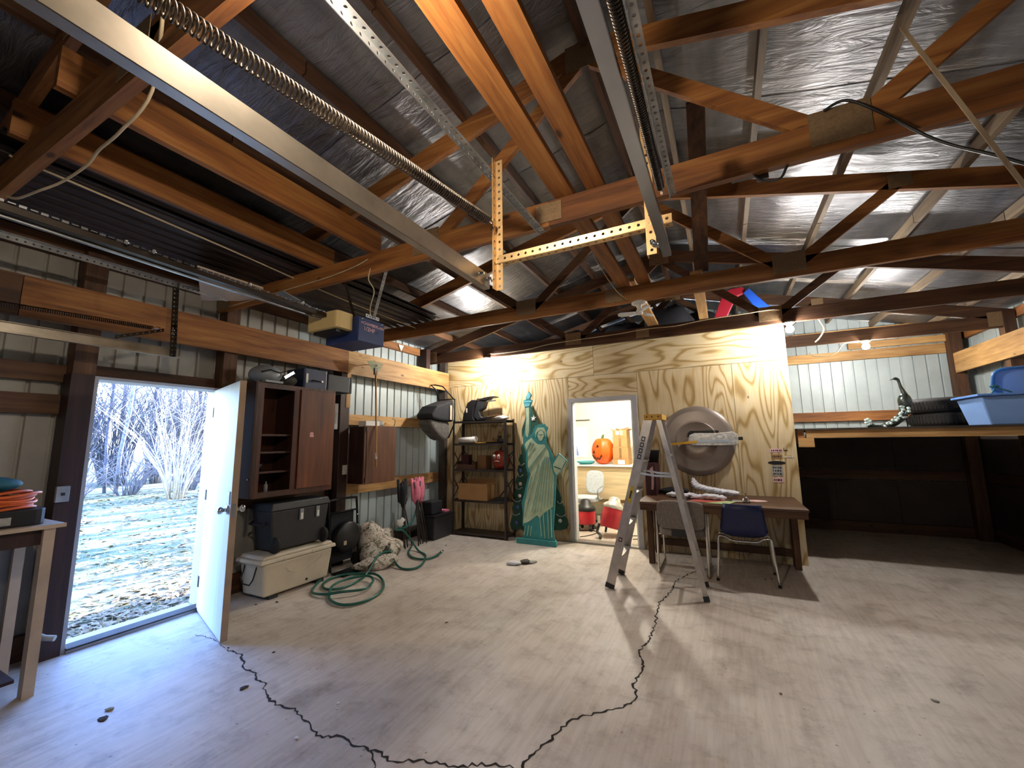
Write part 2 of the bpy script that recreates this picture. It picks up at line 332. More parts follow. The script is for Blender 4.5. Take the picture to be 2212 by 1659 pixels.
CRACK_B = [(-3.307, 1.911), (-3.198, 1.897), (-3.107, 1.905), (-2.939, 1.814), (-2.805, 1.805), (-2.712, 1.769), (-2.63, 1.764), (-2.547, 1.709), (-2.461, 1.671), (-2.373, 1.657), (-2.272, 1.661), (-2.227, 1.674), (-2.131, 1.643), (-2.034, 1.626), (-1.909, 1.588), (-1.8, 1.641), (-1.722, 1.623), (-1.613, 1.636), (-1.552, 1.639), (-1.464, 1.625), (-1.362, 1.687), (-1.24, 1.717), (-1.158, 1.745), (-1.092, 1.795), (-0.972, 1.839), (-0.912, 1.839)]
crack(CRACK_A, .013, 1); crack(CRACK_B, .013, 2); crack([(-1.6, 1.635), (-1.557, 1.598), (-1.495, 1.554), (-1.45, 1.3)], .008, 3)
crack([(-3.307, 1.911), (-3.5, 1.95), (-3.75, 1.93)], .005, 5)

# ------------------------------------------------------------------ siding
def siding(parent, ax, u0, u1, z0, z1, pos, out, mat='siding_white', rib=.15, zt=None):
    """ribbed steel sheet: ax 'y' runs along Y at x=pos, 'x' runs along X at y=pos; zt(u) may slope the top"""
    us = [(u0, 0)]; k = math.ceil((u0+.02)/rib)
    while k*rib < u1-.02:
        c = k*rib; d = .019
        us += [(c-.013, 0), (c-.007, d), (c+.007, d), (c+.013, 0)]; k += 1
    us.append((u1, 0)); vs = []
    for u, d in us:
        p = pos+out*d; t = zt(u) if zt else z1
        vs += [(p, u, z0), (p, u, t)] if ax == 'y' else [(u, p, z0), (u, p, t)]
    m = MB(); m.add(vs, [(2*i, 2*i+1, 2*i+3, 2*i+2) for i in range(len(us)-1)])
    return m.build('siding_sheet', mat, parent)
roof_z = lambda x: 4.02 - .25*abs(x+.6)
wl = setting('wall_left', (XL, 2.5, 0))
ys = [YF, -2.27, -1.37, -.47, .43, 1.33, 2.23, 3.13, 4.03, 4.93, 5.83, 6.73, 7.63, YR]
for a, b in zip(ys, ys[1:]):
    siding(wl, 'y', a, b, 2.0 if abs(a-1.33) < .01 else 0, 3.08, XL, -1, 'siding_inner' if a < 3 else 'siding_white')
def lgirt(y0, y1, z0, z1, mat='brown_lumber_y', name='girt', x0=-4.465, x1=-4.40): return box(name, mat, wl, x0, x1, y0, y1, z0, z1)
for (y0, y1) in ((YF+.05, 1.24), ):
    lgirt(y0, y1, 1.93, 2.06); lgirt(y0, y1, 1.69, 1.835); lgirt(y0, y1, .83, .96); lgirt(y0, y1, 0, .16)
lgirt(1.36, 2.25, 1.985, 2.085)
lgirt(2.37, 3.63, 1.69, 1.835); lgirt(2.37, 3.63, .80, .945); lgirt(2.37, 3.63, 0, .18)
lgirt(3.74, 5.86, 1.69, 1.83, 'pale_lumber_y'); lgirt(3.74, 5.86, .79, .945, 'pale_lumber_y'); lgirt(3.74, 5.86, 0, .16, 'grime_wood')
lgirt(YF+.05, 3.6, 2.90, 3.03); lgirt(3.74, 5.3, 2.87, 2.98, 'lumber_y'); lgirt(5.42, YR, 2.87, 2.98, 'lumber_y')
for y0, y1, mat in ((-2.9, -2.76, 'brown_lumber_z'), (-.75, -.61, 'brown_lumber_z'), (2.245, 2.37, 'brown_lumber_z'), (3.63, 3.74, 'dark_frame'), (6.95, 7.07, 'dark_frame')):
    box('post', mat, wl, -4.42, -4.28, y0, y1, 0, 2.98)
box('post', 'dark_frame', wl, -4.42, -4.28, 5.32, 5.42, 2.64, 2.98); box('post', 'dark_frame', wl, -4.42, -4.255, 1.205, 1.335, 0, 1.99); box('post', 'brown_lumber_z', wl, -4.42, -4.28, 1.215, 1.345, 1.99, 2.95)
box('header_beam', 'brown_lumber_y', wl, -4.28, -4.24, YF+.05, .9, 2.345, 2.635)
box('header_beam', 'lumber_y', wl, -4.28, -4.24, .905, 3.70, 2.345, 2.635)  # lighter lumber puts light bounced from the doorway into the colour
box('header_beam', 'pale_lumber_y', wl, -4.28, -4.24, 3.705, 5.90, 2.335, 2.64)
box('stud', 'pale_lumber_z', wl, -4.28, -4.245, 3.70, 3.765, 1.90, 2.335)
box('stud', 'dark_frame', wl, -4.28, -4.25, 3.62, 3.76, 0, 2.33)
box('stud', 'grime_wood', wl, -4.40, -4.28, 5.84, 5.92, 0, 2.9)
# rear wall beyond the loft platform
wr = setting('wall_rear', (2, YR, 0))
xs = [.74, 1.6, 2.46, XR]
for a, b in zip(xs, xs[1:]): siding(wr, "x", a, b, 0, 0, YR, 1, zt=roof_z)
for z0, z1, mt in ((2.69, 2.84, 'pale_lumber_x'), (1.71, 1.86, 'lumber_x'), (.8, .95, 'brown_lumber_x'), (0, .15, 'brown_lumber_x'), (3.1, 3.2, 'pale_lumber_x')):
    box('girt', mt, wr, .76, 3.12, YR-.065, YR-.005, z0, z1)
box('brace', 'pale_lumber_x', wr, 1.9, 3.06, YR-.11, YR-.07, 2.86, 2.96)
box('post', 'brown_lumber_z', wr, 3.06, 3.20, YR-.20, YR-.06, 0, 3.05)
for k in range(3): box('shade_sheet', 'shade_brown', wr, .76+k*.765, .76+k*.765+.76, YR-.085, YR-.066, .16, .79)  # added sheets; their dark colour stands in for shade below the platform
for k in range(3): box('shade_sheet', 'shade_brown', wr, .76+k*.765, .76+k*.765+.76, YR-.085, YR-.066, .96, 1.44)
# right wall
wq = setting('wall_right', (XR, 2.5, 0))
yy = [YF + i*.9 for i in range(13)] + [YR]
for a, b in zip(yy, yy[1:]): siding(wq, "y", a, b, 0, 3.08, XR, 1)
for z0, z1, mt in ((2.87, 2.98, 'lumber_y'), (1.69, 1.83, 'pale_lumber_y'), (.8, .94, 'brown_lumber_y'), (0, .16, 'brown_lumber_y')):
    box('girt', mt, wq, XR-.06, XR-.005, YF, YR, z0, z1)
for y0 in (-2.8, -1.0, .55, 2.22, 3.91, 5.45, 7.05): box('post', 'brown_lumber_z', wq, 3.12, 3.23, y0, y0+.12, 0, 2.95)
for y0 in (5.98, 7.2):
    box('shade_sheet', 'shade_brown', wq, XR-.075, XR-.062, y0, y0+1.19, .17, .79); box('shade_sheet', 'shade_brown', wq, XR-.075, XR-.062, y0, y0+1.19, .95, 1.44)  # added here too, dark so the wall under the platform looks shaded
box('header_beam', 'pale_lumber_y', wq, 3.08, 3.12, YF+.05, 4.2, 2.36, 2.65)
box('header_beam', 'pale_lumber_y', wq, 3.08, 3.12, 4.205, YR-.07, 2.36, 2.65)
# front wall behind the viewer with two sectional garage doors
wf = setting('wall_front', (-.6, YF, 0))
for a, b in ((XL, -3.98), (-.86, -.22), (2.9, XR)): siding(wf, 'x', a, b, 0, 0, YF, -1, zt=roof_z)
for a, b in ((-3.98, -.86), (-.22, 2.9)): siding(wf, 'x', a, b, 2.14, 0, YF, -1, zt=roof_z)
for k, (a, b) in enumerate(((-3.98, -.86), (-.22, 2.9))):
    d = setting('door_%d' % (k+3), ((a+b)/2, YF, 0))
    for j in range(4): box('door_section', 'white_paint', d, a, b, YF-.05, YF-.01, j*.535, j*.535+.53, bev=.006)
    box('door_jamb', 'brown_lumber_z', d, a-.09, a, YF, YF+.04, 0, 2.2); box('door_jamb', 'brown_lumber_z', d, b, b+.09, YF, YF+.04, 0, 2.2)
# ------------------------------------------------------------------ roof lining: foil sheets on purlins
ce = setting('ceiling', (-.6, 2.5, 3.0))
PUR = [-.97, -1.48, -2.02, -2.72, -3.3, -3.9, -.14-.06, .36, .98, 1.68, 2.24, 2.85]
edge = sorted([-4.58] + PUR + [-.6, 3.42])
yk = YF-.05; k = 0
while yk < YR:
    y1 = min(yk+1.22, YR+.03)
    for side in (-1, 1):
        X = [x for x in edge if (x <= -.599 if side < 0 else x >= -.601)]; pts = []
        for a, b in zip(X, X[1:]):
            for q in range(4): t = q/4; pts.append((a+(b-a)*t, -.022*math.sin(PI*t)))
        pts.append((X[-1], 0)); ny = 6; vs = []
        for x, s in pts:
            for j in range(ny+1):
                y = yk + (y1-yk+.02)*j/ny
                vs.append((x, y, roof_z(x) + s*(.6+.4*math.sin(3*y+x*2)) + (.006 if j == ny else 0)))
        m = MB(); m.add(vs, [(i*(ny+1)+j, (i+1)*(ny+1)+j, (i+1)*(ny+1)+j+1, i*(ny+1)+j+1) for i in range(len(pts)-1) for j in range(ny)], True)
        m.build('foil_sheet', 'foil', ce)
    yk += 1.22
for x in PUR:
    z = roof_z(x)-.008
    mat = 'brown_lumber_y' if x < -.3 else 'dull_lumber_y'
    for a, b in ((YF, 1.35), (1.36, 4.75), (4.76, YR)): box('purlin', mat, ce, x-.02, x+.02, a, b, z-.09, z)
box('ridge_board', 'brown_lumber_y', ce, -.62, -.58, YF, YR, 3.86, 3.99)
# roof deck above the lining
m = MB(); m.add([(-4.7, YF-.2, 3.05), (-.6, YF-.2, 4.12), (3.5, YF-.2, 3.05), (-4.7, YR+.2, 3.05), (-.6, YR+.2, 4.12), (3.5, YR+.2, 3.05)], [(0, 1, 4, 3), (1, 2, 5, 4)]); m.build('roof_deck', 'grey_sheet', ce)

# ------------------------------------------------------------------ plywood partition, storeroom
wb = setting('wall_back', (-1.8, YB, 0)); T = .013; G = .0025
SH = [(-4.29, -1.655, 2.40, 2.86, 'plywood_h'), (-1.652, .752, 2.405, 2.86, 'plywood_h'), (-4.29, -3.045, 0, 2.397, 'plywood_v'), (-3.042, -2.06, 0, 2.397, 'plywood_v'),
      (-2.057, -1.04, 2.045, 2.397, 'plywood_h'), (-1.037, .145, 0, 2.40, 'plywood_v'), (.148, .752, 0, 2.40, 'plywood_v')]
for a, b, z0, z1, mt in SH: box('plywood_sheet', mt, wb, a, b-G, YB, YB+T, z0, z1-G)
box('jamb_filler', 'plywood_v', wb, -2.057, -2.03, YB, YB+T, 0, 2.04); box('jamb_filler', 'plywood_v', wb, -1.10, -1.04, YB, YB+T, 0, 2.04)
ws = setting('wall_storeroom', (-1.8, 7.2, 0))
box('lining', 'room_white', ws, -4.29, -2.03, YB+T, YB+.11, 0, 2.79); box('lining', 'room_white', ws, -1.10, .752, YB+T, YB+.11, 0, 2.79); box('lining', 'room_white', ws, -2.03, -1.10, YB+T, YB+.11, 2.03, 2.79)
box('lining', 'room_white', ws, -4.29, -4.24, YB+.11, YR-.07, 0, 2.5); box('lining', 'room_white', ws, .62, .70, YB+.11, YR-.07, 0, 2.5)
for a, b, z0, z1 in ((-4.29, -2.86, 0, 2.79), (-2.5, .74, 0, 2.79), (-2.86, -2.5, 0, 1.1), (-2.86, -2.5, 1.74, 2.79)): box('lining', 'room_white', ws, a, b, YR-.07, YR, z0, z1)
box('storeroom_ceiling', 'room_white', ws, -4.29, .752, YB+.11, YR-.07, 2.50, 2.54)
box('attic_deck', 'grime_wood', ws, -4.29, .752, YB+T, YR-.02, 2.80, 2.83)
for y0 in (5.95, 6.57, 7.19, 7.81): box('plywood_sheet', 'plywood_v', ws, .70, .752, y0, y0+.617, 0, 2.825)
siding(wr, 'x', -4.47, .74, 2.75, 0, YR, 1, zt=roof_z)
w1 = setting('window_1', (-2.68, YR-.05, 1.1))
for a in ((-2.86, -2.5, 1.1, 1.13), (-2.86, -2.5, 1.71, 1.74), (-2.86, -2.83, 1.13, 1.71), (-2.53, -2.5, 1.13, 1.71)): box('window_frame', 'white_paint', w1, a[0], a[1], YR-.09, YR-.01, a[2], a[3])
box('pane', 'pane_glass', w1, -2.83, -2.53, YR-.045, YR-.04, 1.13, 1.71)
box('curtain_rod', 'black_metal', w1, -2.85, -2.45, YR-.12, YR-.10, 1.86, 1.875)
# storeroom doorway
d2 = setting('door_2', (-1.57, YB, 0))
box('casing', 'frame_grey', d2, -2.08, -2.02, YB-.03, YB+.12, 0, 2.075, bev=.004); box('casing', 'frame_grey', d2, -1.12, -1.05, YB-.03, YB+.12, 0, 2.075, bev=.004); box('casing', 'frame_grey', d2, -2.019, -1.121, YB-.03, YB+.12, 2.01, 2.075, bev=.004)
box('jamb', 'white_paint', d2, -2.02, -1.995, YB-.01, YB+.11, .03, 2.01); box('jamb', 'white_paint', d2, -1.14, -1.12, YB-.01, YB+.11, .03, 2.01)
box('threshold', 'threshold', d2, -2.019, -1.121, YB-.04, YB+.12, 0, .028, bev=.004)
# outside doorway with the open slab
d1 = setting('door_1', (-4.3, 1.78, 0))
for a in ((-4.47, -4.27, 1.335, 1.362, 0, 1.985), (-4.47, -4.27, 2.225, 2.243, 0, 1.985), (-4.47, -4.27, 1.362, 2.225, 1.962, 1.985)): box('jamb', 'frame_grey', d1, *a)
box('threshold', 'threshold', d1, -4.50, -4.25, 1.362, 2.225, 0, .022, bev=.004); box('threshold', 'grime_wood', d1, -4.36, -4.24, 1.362, 2.225, .022, .034, bev=.003)
ang = math.atan2(1.934-2.199, -3.402+4.276); Hn = Vector((-4.262, 2.205, 0))
MX = Matrix.Translation(Hn) @ Matrix.Rotation(ang, 4, 'Z')
sb = MB(MX).bx(0, .895, -.022, .022, .012, 1.958).build('door_slab', 'door_skin', d1, bev=.002)
MB(MX).bx(.8955, .903, -.0225, .0225, .012, 1.958).build('lock_edge', 'door_edge', sb)
MB(MX).bx(.903, .906, -.012, .012, .90, 1.0).build('latch_plate', 'bright_metal', sb)
MB(MX).lathe([(0, -.026), (.034, -.026), (.034, -.034), (.016, -.036), (.014, -.055), (.024, -.06), (.03, -.075), (.024, -.09), (0, -.093)], (.835, 0, .95), (0, 1, 0), 20).build('knob', 'bright_metal', sb)
MB(MX).lathe([(0, .026), (.034, .026), (.034, .034), (.014, .038), (.014, .055), (.028, .065), (.028, .085), (0, .09)], (.835, 0, .95), (0, 1, 0), 20).build('knob', 'bright_metal', sb)
MB(MX).bx(.80, .87, -.03, -.022, .99, 1.09).build('deadbolt', 'bright_metal', sb)
for z in (.25, 1.0, 1.75): MB(MX).bx(-.01, .03, -.028, -.02, z-.045, z+.045).build('hinge', 'black_metal', sb)
# ------------------------------------------------------------------ roof trusses
YT = {4: .56, 3: 2.215, 2: 3.905, 1: 5.48, 0: 7.06, 5: -1.1}
tz = lambda x: 3.921 - .25*abs(x+.6)                    # top edge of the top chord
def truss(k, label, bulbs=False):
    y = YT[k]; t = thing('roof_truss', label, 'truss', (-.6, y+.02, 2.75), 'roof trusses'); a, b = y, y+.04
    dk = 'lumber_x' if k in (3, 4) else 'brown_lumber_x'; md = 'lumber_x' if k in (2, 3, 4) else 'brown_lumber_x'
    MB().bx(-4.40, -.86, a, b, 2.75, 2.91).build('bottom_chord', dk if k != 2 else 'lumber_x', t); MB().bx(-.858, 3.20, a, b, 2.75, 2.91).build('bottom_chord', md, t)
    for s in (-1, 1):
        xe = -.6 + s*3.83
        m = MB(); P = [(xe, tz(xe)-.145), (-.6, tz(-.6)-.145), (-.6, tz(-.6)), (xe, tz(xe))]
        m.prism(P, lambda u, v: (u, a, v), (0, .04, 0)); m.build('top_chord', md if k != 1 else 'brown_lumber_x', t)
        j = -.6 + s*1.19; q = -.6 + s*1.92; w0, w1 = a-.002, b-.004
        for p0, p1 in (((j-s*.07, 2.86), (-.6+s*.05, 3.76)), ((j+s*.05, 2.86), (q, tz(q)-.08))):
            d = Vector((p1[0]-p0[0], 0, p1[1]-p0[1])).normalized()
            MB().bar((p0[0], (w0+w1)/2, p0[1]), (p1[0], (w0+w1)/2, p1[1]), .034, .088, Vector((0, 1, 0)).cross(d)).build('web', dk if s < 0 else md, t)
        box('gusset_plate', 'gusset', t, j-.13, j+.10, a-.006, a-.003, 2.79, 2.96)
        box('gusset_plate', 'gusset', t, q-.07, q+.07, a-.006, a-.003, tz(q)-.13, tz(q)-.02); box('gusset_plate', 'gusset', t, xe-s*.02, xe-s*.24, a-.006, a-.003, 2.77, 2.95)
    box('gusset_plate', 'gusset', t, -.94, -.775, a-.006, a-.003, 2.775, 2.895); box('gusset_plate', 'gusset', t, -.72, -.48, a-.006, a-.003, 3.72, 3.90)
    return t
truss(5, 'brown roof truss behind the viewpoint, nearest the garage doors'); truss(4, 'roof truss overhead at the top left corner, nearest in view'); truss(3, 'orange roof truss with metal splice plate just behind the hanging track brackets')
truss(2, 'middle roof truss that carries the small white fan'); truss(1, 'dark roof truss along the top of the plywood partition'); truss(0, 'rearmost roof truss above the loft platform with a bulb on it')
# boards lying on the trusses
def board(name, label, mat, p, q, w, h, up=(0, 0, 1), cat='board', group='boards on the trusses'):
    return tag(MB().bar(p, q, w, h, up).build(name, mat), label, cat, group)
board('bracing_board', 'rough reddish flat board on the trusses, left of the centre pair', 'lumber_y', (-.757, -1.1, 2.932), (-.757, 3.96, 2.932), .118, .038)
board('bracing_board', 'smooth orange flat board on the trusses, right of the centre pair', 'lumber_y', (-.565, -1.1, 2.932), (-.565, 3.96, 2.932), .105, .038)
board('bracing_board', 'pale flat board between middle truss and plywood, behind the small fan', 'pale_lumber_y', (-.72, 3.9, 2.972), (-.72, 5.54, 2.932), .125, .038)
board('bracing_board', 'pale narrow board between middle truss and plywood, right of the small fan', 'pale_lumber_y', (-.12, 3.9, 2.932), (-.12, 5.54, 2.932), .10, .038)
board('joist_board', 'wide orange board on edge at the upper left, under a foil gap', 'lumber_y', (-2.34, .5, 3.005), (-2.34, 2.30, 3.005), .038, .185)
board('joist_board', 'wide orange board on edge beside the dark stacked panels', 'lumber_y', (-2.90, .5, 3.005), (-2.90, 2.32, 3.005), .038, .185)
board('diagonal_brace', 'sloping brown brace board from middle truss up toward the ridge', 'brown_lumber_y', (-.075, 3.93, 2.95), (-.01, 2.75, 3.67), .038, .115, (1, 0, 0))
# dark ribbed panels stored overhead
def ribbed(name, label, x0, x1, y0, y1, z, seed):
    m = MB(); us = []; x = x0
    while x < x1-.001:
        us += [(x, 0), (x+.035, 0), (x+.045, .016), (x+.075, .016), (x+.085, 0)]; x += .115
    us.append((x1, 0)); vs = []
    for u, d in us:
        for zz in (0, .004): vs += [(u, y0, z+d+zz), (u, y1, z+d+zz)]
    fs = []
    for i in range(len(us)-1): k = 4*i; fs += [(k, k+1, k+5, k+4), (k+2, k+6, k+7, k+3), (k, k+4, k+6, k+2), (k+1, k+3, k+7, k+5)]
    m.add(vs, fs); return tag(m.build(name, 'panel_brown'), label, 'panel', 'dark panels stored on the trusses')
ribbed('roofing_sheet', 'dark brown ribbed panel lying overhead along the left wall, lowest of the stack', -3.72, -3.05, .45, 3.98, 2.915, 1)
ribbed('roofing_sheet', 'dark brown ribbed panel on top of the lower one overhead left', -3.55, -2.98, .6, 3.95, 2.945, 2)
ribbed('roofing_sheet', 'dark brown ribbed panel, topmost of the overhead stack', -3.66, -3.02, .5, 3.9, 2.975, 3)
m = MB(); m.prism([(-3.3, 1.5), (-4.06, 1.9), (-3.79, 2.07), (-3.55, 2.12), (-3.31, 1.99)], lambda u, v: (u, v, 2.725), (0, 0, .012))
tag(m.build('plywood_scrap', 'mdf_pale'), 'pale plywood scrap tucked overhead above the opener rail', 'plywood')

# ------------------------------------------------------------------ garage door hardware
def perf(p, q, wdir, wd, pitch, r, name, mat, parent, th=.003):
    p, q, wdir = Vector(p), Vector(q), Vector(wdir).normalized(); d = q-p; Lg = d.length; d.normalize(); n = max(1, round(Lg/pitch)); pc = Lg/n
    vs = []; fs = []
    for i in range(n):
        k = len(vs); c = p + d*(i+.5)*pc
        out = [(-.5, -.5), (0, -.5), (.5, -.5), (.5, 0), (.5, .5), (0, .5), (-.5, .5), (-.5, 0)]
        vs += [c + d*a*pc + wdir*b*wd for a, b in out] + [c + d*r*math.cos(t) + wdir*r*math.sin(t) for t in [PI*1.25+j*PI/4 for j in range(8)]]
        fs += [(k+j, k+(j+1) % 8, k+8+(j+1) % 8, k+8+j) for j in range(8)]
    m = MB(); m.add(vs, fs); o = m.build(name, mat, parent); s = o.modifiers.new('thick', 'SOLIDIFY'); s.thickness = th; s.offset = 0; return o
def bolt(parent, c, ax=(0, -1, 0), r=.007, mat='bright_metal'): return MB().lathe([(0, 0), (r*1.6, 0), (r*1.6, .006), (r, .006), (r*.9, .022), (0, .022)], c, ax, 10).build('bolt', mat, parent)
def track(label, x, y1, z, s, mat='track_steel'):
    t = thing('door_track', label, 'track', (x, y1, z), 'garage door tracks'); y0 = YF+.08
    box('track_web', mat, t, x-.0015, x+.0015, y0, y1, z, z+.068)
    m = MB().bx(x, x+s*.03, y0, y1, z-.002, z+.001).bx(x, x+s*.022, y0, y1, z+.066, z+.069).bx(x+s*.028, x+s*.031, y0, y1, z, z+.012); m.build('track_lip', mat, t)
    return t
t1 = track('tan steel garage door track crossing the upper left, ending at a hanging angle', -.925, 1.60, 2.155, -1); bolt(t1, (-.918, 1.57, 2.19), (1, 0, 0)); bolt(t1, (-.918, 1.50, 2.19), (1, 0, 0))
t2 = track('shiny steel garage door track at top centre, ending beside a perforated bracket', -.160, 1.62, 2.15, 1, 'polished_steel'); bolt(t2, (-.166, 1.57, 2.18), (-1, 0, 0))
t3 = track('steel garage door track along the left wall under the header beam', -3.905, 1.70, 2.15, 1); bolt(t3, (-3.90, 1.66, 2.2), (1, 0, 0))
def angle_iron(label, p, q, w1, w2, mat, group, wd=.035):
    t = thing('perforated_angle', label, 'angle iron', p, group)
    p, q = Vector(p), Vector(q); a, b = Vector(w1), Vector(w2)
    perf(p+a*wd/2, q+a*wd/2, a, wd, .036, .0065, 'flange', mat, t); perf(p+b*wd/2, q+b*wd/2, b, wd, .036, .0065, 'flange', mat, t); return t
GA = 'perforated hanging angles'
a1 = angle_iron('tan perforated angle hanging upright, holding the left track and spring end', (-.895, 1.615, 2.145), (-.895, 1.615, 2.80), (1, 0, 0), (0, -1, 0), 'zinc_gold', GA)
for z in (2.19, 2.44, 2.71): bolt(a1, (-.905, 1.60, z), (.5, -1, 0), .006)
a2 = angle_iron('tan perforated angle hanging upright behind the shiny centre track', (-.215, 1.60, 2.16), (-.215, 1.60, 2.78), (1, 0, 0), (0, 1, 0), 'zinc_gold', GA); bolt(a2, (-.19, 1.59, 2.2))
a3 = angle_iron('tan perforated crossbar spanning between the two upright angles', (-.90, 1.610, 2.275), (-.118, 1.600, 2.275), (0, 0, 1), (0, 1, 0), 'zinc_gold', GA)
angle_iron('grey perforated strut under the trusses running up from the splice plate', (-.93, -.3, 2.743), (-.93, 2.235, 2.743), (1, 0, 0), (0, 0, -1), 'galvanised', GA, .03)
angle_iron('grey perforated strut under the trusses at top centre right', (-.172, -.3, 2.743), (-.165, 2.22, 2.743), (1, 0, 0), (0, 0, -1), 'galvanised', GA, .03)
angle_iron('grey perforated strut overhead near the left wall', (-3.80, -.3, 2.743), (-3.84, 2.0, 2.743), (1, 0, 0), (0, 0, -1), 'galvanised', GA, .035)
angle_iron('tan perforated diagonal brace strut left of the tan track end', (-.94, 1.60, 2.19), (-1.62, 2.0, 2.745), (0, 1, 0), (0, 0, 1), 'zinc_gold', GA, .03)
a5 = angle_iron('rusty perforated angle hanging at the end of the left wall track', (-3.87, 1.66, 2.15), (-3.84, 1.62, 2.745), (1, 0, 0), (0, -1, 0), 'dark_track', GA, .03); bolt(a5, (-3.85, 1.64, 2.36)); bolt(a5, (-3.85, 1.64, 2.33))
angle_iron('short rusty perforated brace beside the left wall track end', (-3.88, 1.58, 2.34), (-3.90, 1.30, 2.225), (0, 0, 1), (1, 0, 0), 'dark_track', GA, .025)
tag(MB().bar((.60, 1.6, 2.75), (.82, 1.6, 2.06), .012, .003, (0, 1, 0)).build('hanger_strap', 'dull_lumber_z'), 'thin pale strap hanging at the upper right edge', 'strap')
def spring(label, p, q, r, wire, pitch, mat):
    p, q = Vector(p), Vector(q); d = q-p; Lg = d.length; d.normalize(); e = d.cross(Vector((0, 0, 1))).normalized(); g = d.cross(e); n = int(Lg/pitch); seg = 12
    t = thing('door_spring', label, 'spring', p, 'garage door springs')
    MB().tube([p + d*Lg*i/(n*seg) + r*(e*math.cos(2*PI*i/seg) + g*math.sin(2*PI*i/seg)) for i in range(n*seg+1)], wire, 5).build('coil', mat, t)
    MB().tube([q, q+d*.04, q+d*.05+Vector((0, 0, .015)), q+d*.03+Vector((0, 0, .02))], .0035, 6).build('hook', 'bright_metal', t); return t
spring('long bronze extension spring running above the tan track', (-.945, -.35, 2.235), (-.90, 1.54, 2.462), .020, .0034, .0125, 'spring_steel')
spring('dark extension spring beside the shiny centre track', (-.125, -.35, 2.30), (-.135, 1.42, 2.315), .012, .0028, .009, 'dark_track')
spring('dark extension spring along the left wall header beam', (-3.95, -.35, 2.30), (-3.92, 1.52, 2.36), .014, .003, .011, 'dark_track')
# opener
t = thing('door_opener', 'blue and cream garage door opener unit hanging from the trusses', 'door opener', (-2.8, 2.5, 2.28))
hb = MB().bx(-3.0, -2.615, 2.37, 2.66, 2.285, 2.495).build('housing', 'opener_blue', t, bev=.006)
MB().rbx(-3.03, -2.665, 2.20, 2.369, 2.37, 2.505, .03).build('light_cover', 'opener_cream', t)
MB().bx(-2.99, -2.72, 2.24, 2.36, 2.345, 2.368).build('cover_tray', 'black_plastic', t)
perf((-2.60, 2.43, 2.51), (-2.60, 2.58, 2.51), (0, 0, 1), .03, .03, .006, 'mount_bracket', 'galvanised', t)
text_on('lettering', '≡CHAMBERLAIN', .036, (-2.6135, 2.395, 2.435), (0, 1, -.03), (0, 0, 1), 'pink_paper', hb); text_on('lettering', '1/2HP', .05, (-2.6135, 2.425, 2.385), (0, 1, -.03), (0, 0, 1), 'pink_paper', hb)
text_on('lettering', '∩', .04, (-2.6135, 2.56, 2.375), (0, 1, 0), (0, 0, 1), 'navy', hb)
perf((-2.70, 2.40, 2.495), (-2.715, 2.30, 2.79), (1, 0, 0), .028, .036, .005, 'hanger_strap', 'dark_track', t); perf((-2.60, 2.52, 2.51), (-2.16, 2.26, 2.95), (.5, 1, 0), .024, .036, .005, 'hanger_strap', 'galvanised', t)
for yy_ in (2.40, 2.62): bolt(t, (-2.615, yy_, 2.475), (1, 0, 0), .004)
t = thing('opener_rail', 'dark opener rail with chain running to the blue opener', 'rail', (-2.8, 2.3, 2.5))
MB().bar((-2.58, YF+.1, 2.51), (-2.82, 2.36, 2.475), .045, .03).build('rail_bar', 'dark_track', t); MB().bar((-2.62, YF+.1, 2.49), (-2.86, 2.20, 2.455), .02, .012).build('rail_lip', 'galvanised', t)
ch = MB(); n = 150
for i in range(n):
    p = Vector((-2.565, YF+.2, 2.535)).lerp(Vector((-2.80, 2.3, 2.50)), i/n); ch.bar(p, p+Vector((0, .024, 0)), .012 if i % 2 else .006, .012 if i % 2 == 0 else .006)
ch.build('chain', 'bright_metal', t)
for y_ in (.9, 1.02, 1.55, 1.95): bolt(t, (-2.66-.0436*y_, y_, 2.50), (1, -.4, .3), .008)
t = MB().bar((-2.95, 1.9, 2.60), (-2.93, 2.30, 2.50), .10, .006).build('sheet_metal_strip', 'galvanised'); tag(t, 'bent galvanised strip behind the opener rail end', 'metal strip')

# ------------------------------------------------------------------ wiring
def cable(label, pts, r, mat, n=6, name='cable', group='loose wiring'): return tag(MB().tube(smooth_path(pts, n), r, 6).build(name, mat), label, 'cable', group)
cable('cream cord strung across the upper left corner', [(-1.45, .50, 2.88), (-1.8, .62, 2.76), (-2.1, .64, 2.72), (-2.35, .655, 2.735), (-2.5, .665, 2.72), (-2.75, .655, 2.71), (-2.9, .62, 2.69), (-3.1, .60, 2.70), (-3.2, .58, 2.73)], .006, 'cream_cable')
cable('cream cable running under the dark panels to the opener', [(-3.10, .55, 2.905), (-3.16, 1.2, 2.902), (-3.20, 1.7, 2.895), (-3.26, 2.2, 2.89), (-3.28, 2.7, 2.87), (-3.3, 3.3, 2.86), (-3.28, 3.86, 2.84)], .006, 'cream_cable')
cable('thin brown cord hanging from the truss to the opener', [(-2.33, 2.205, 2.78), (-2.36, 2.22, 2.70), (-2.34, 2.26, 2.62), (-2.52, 2.40, 2.56), (-2.62, 2.5, 2.52)], .004, 'cream_cable')
cable('cream cable stapled along the orange truss chord', [(-4.2, 2.207, 2.78), (-3.6, 2.205, 2.785), (-3.2, 2.207, 2.795), (-2.8, 2.204, 2.80), (-2.5, 2.206, 2.83), (-2.36, 2.205, 2.86)], .0045, 'cream_cable')
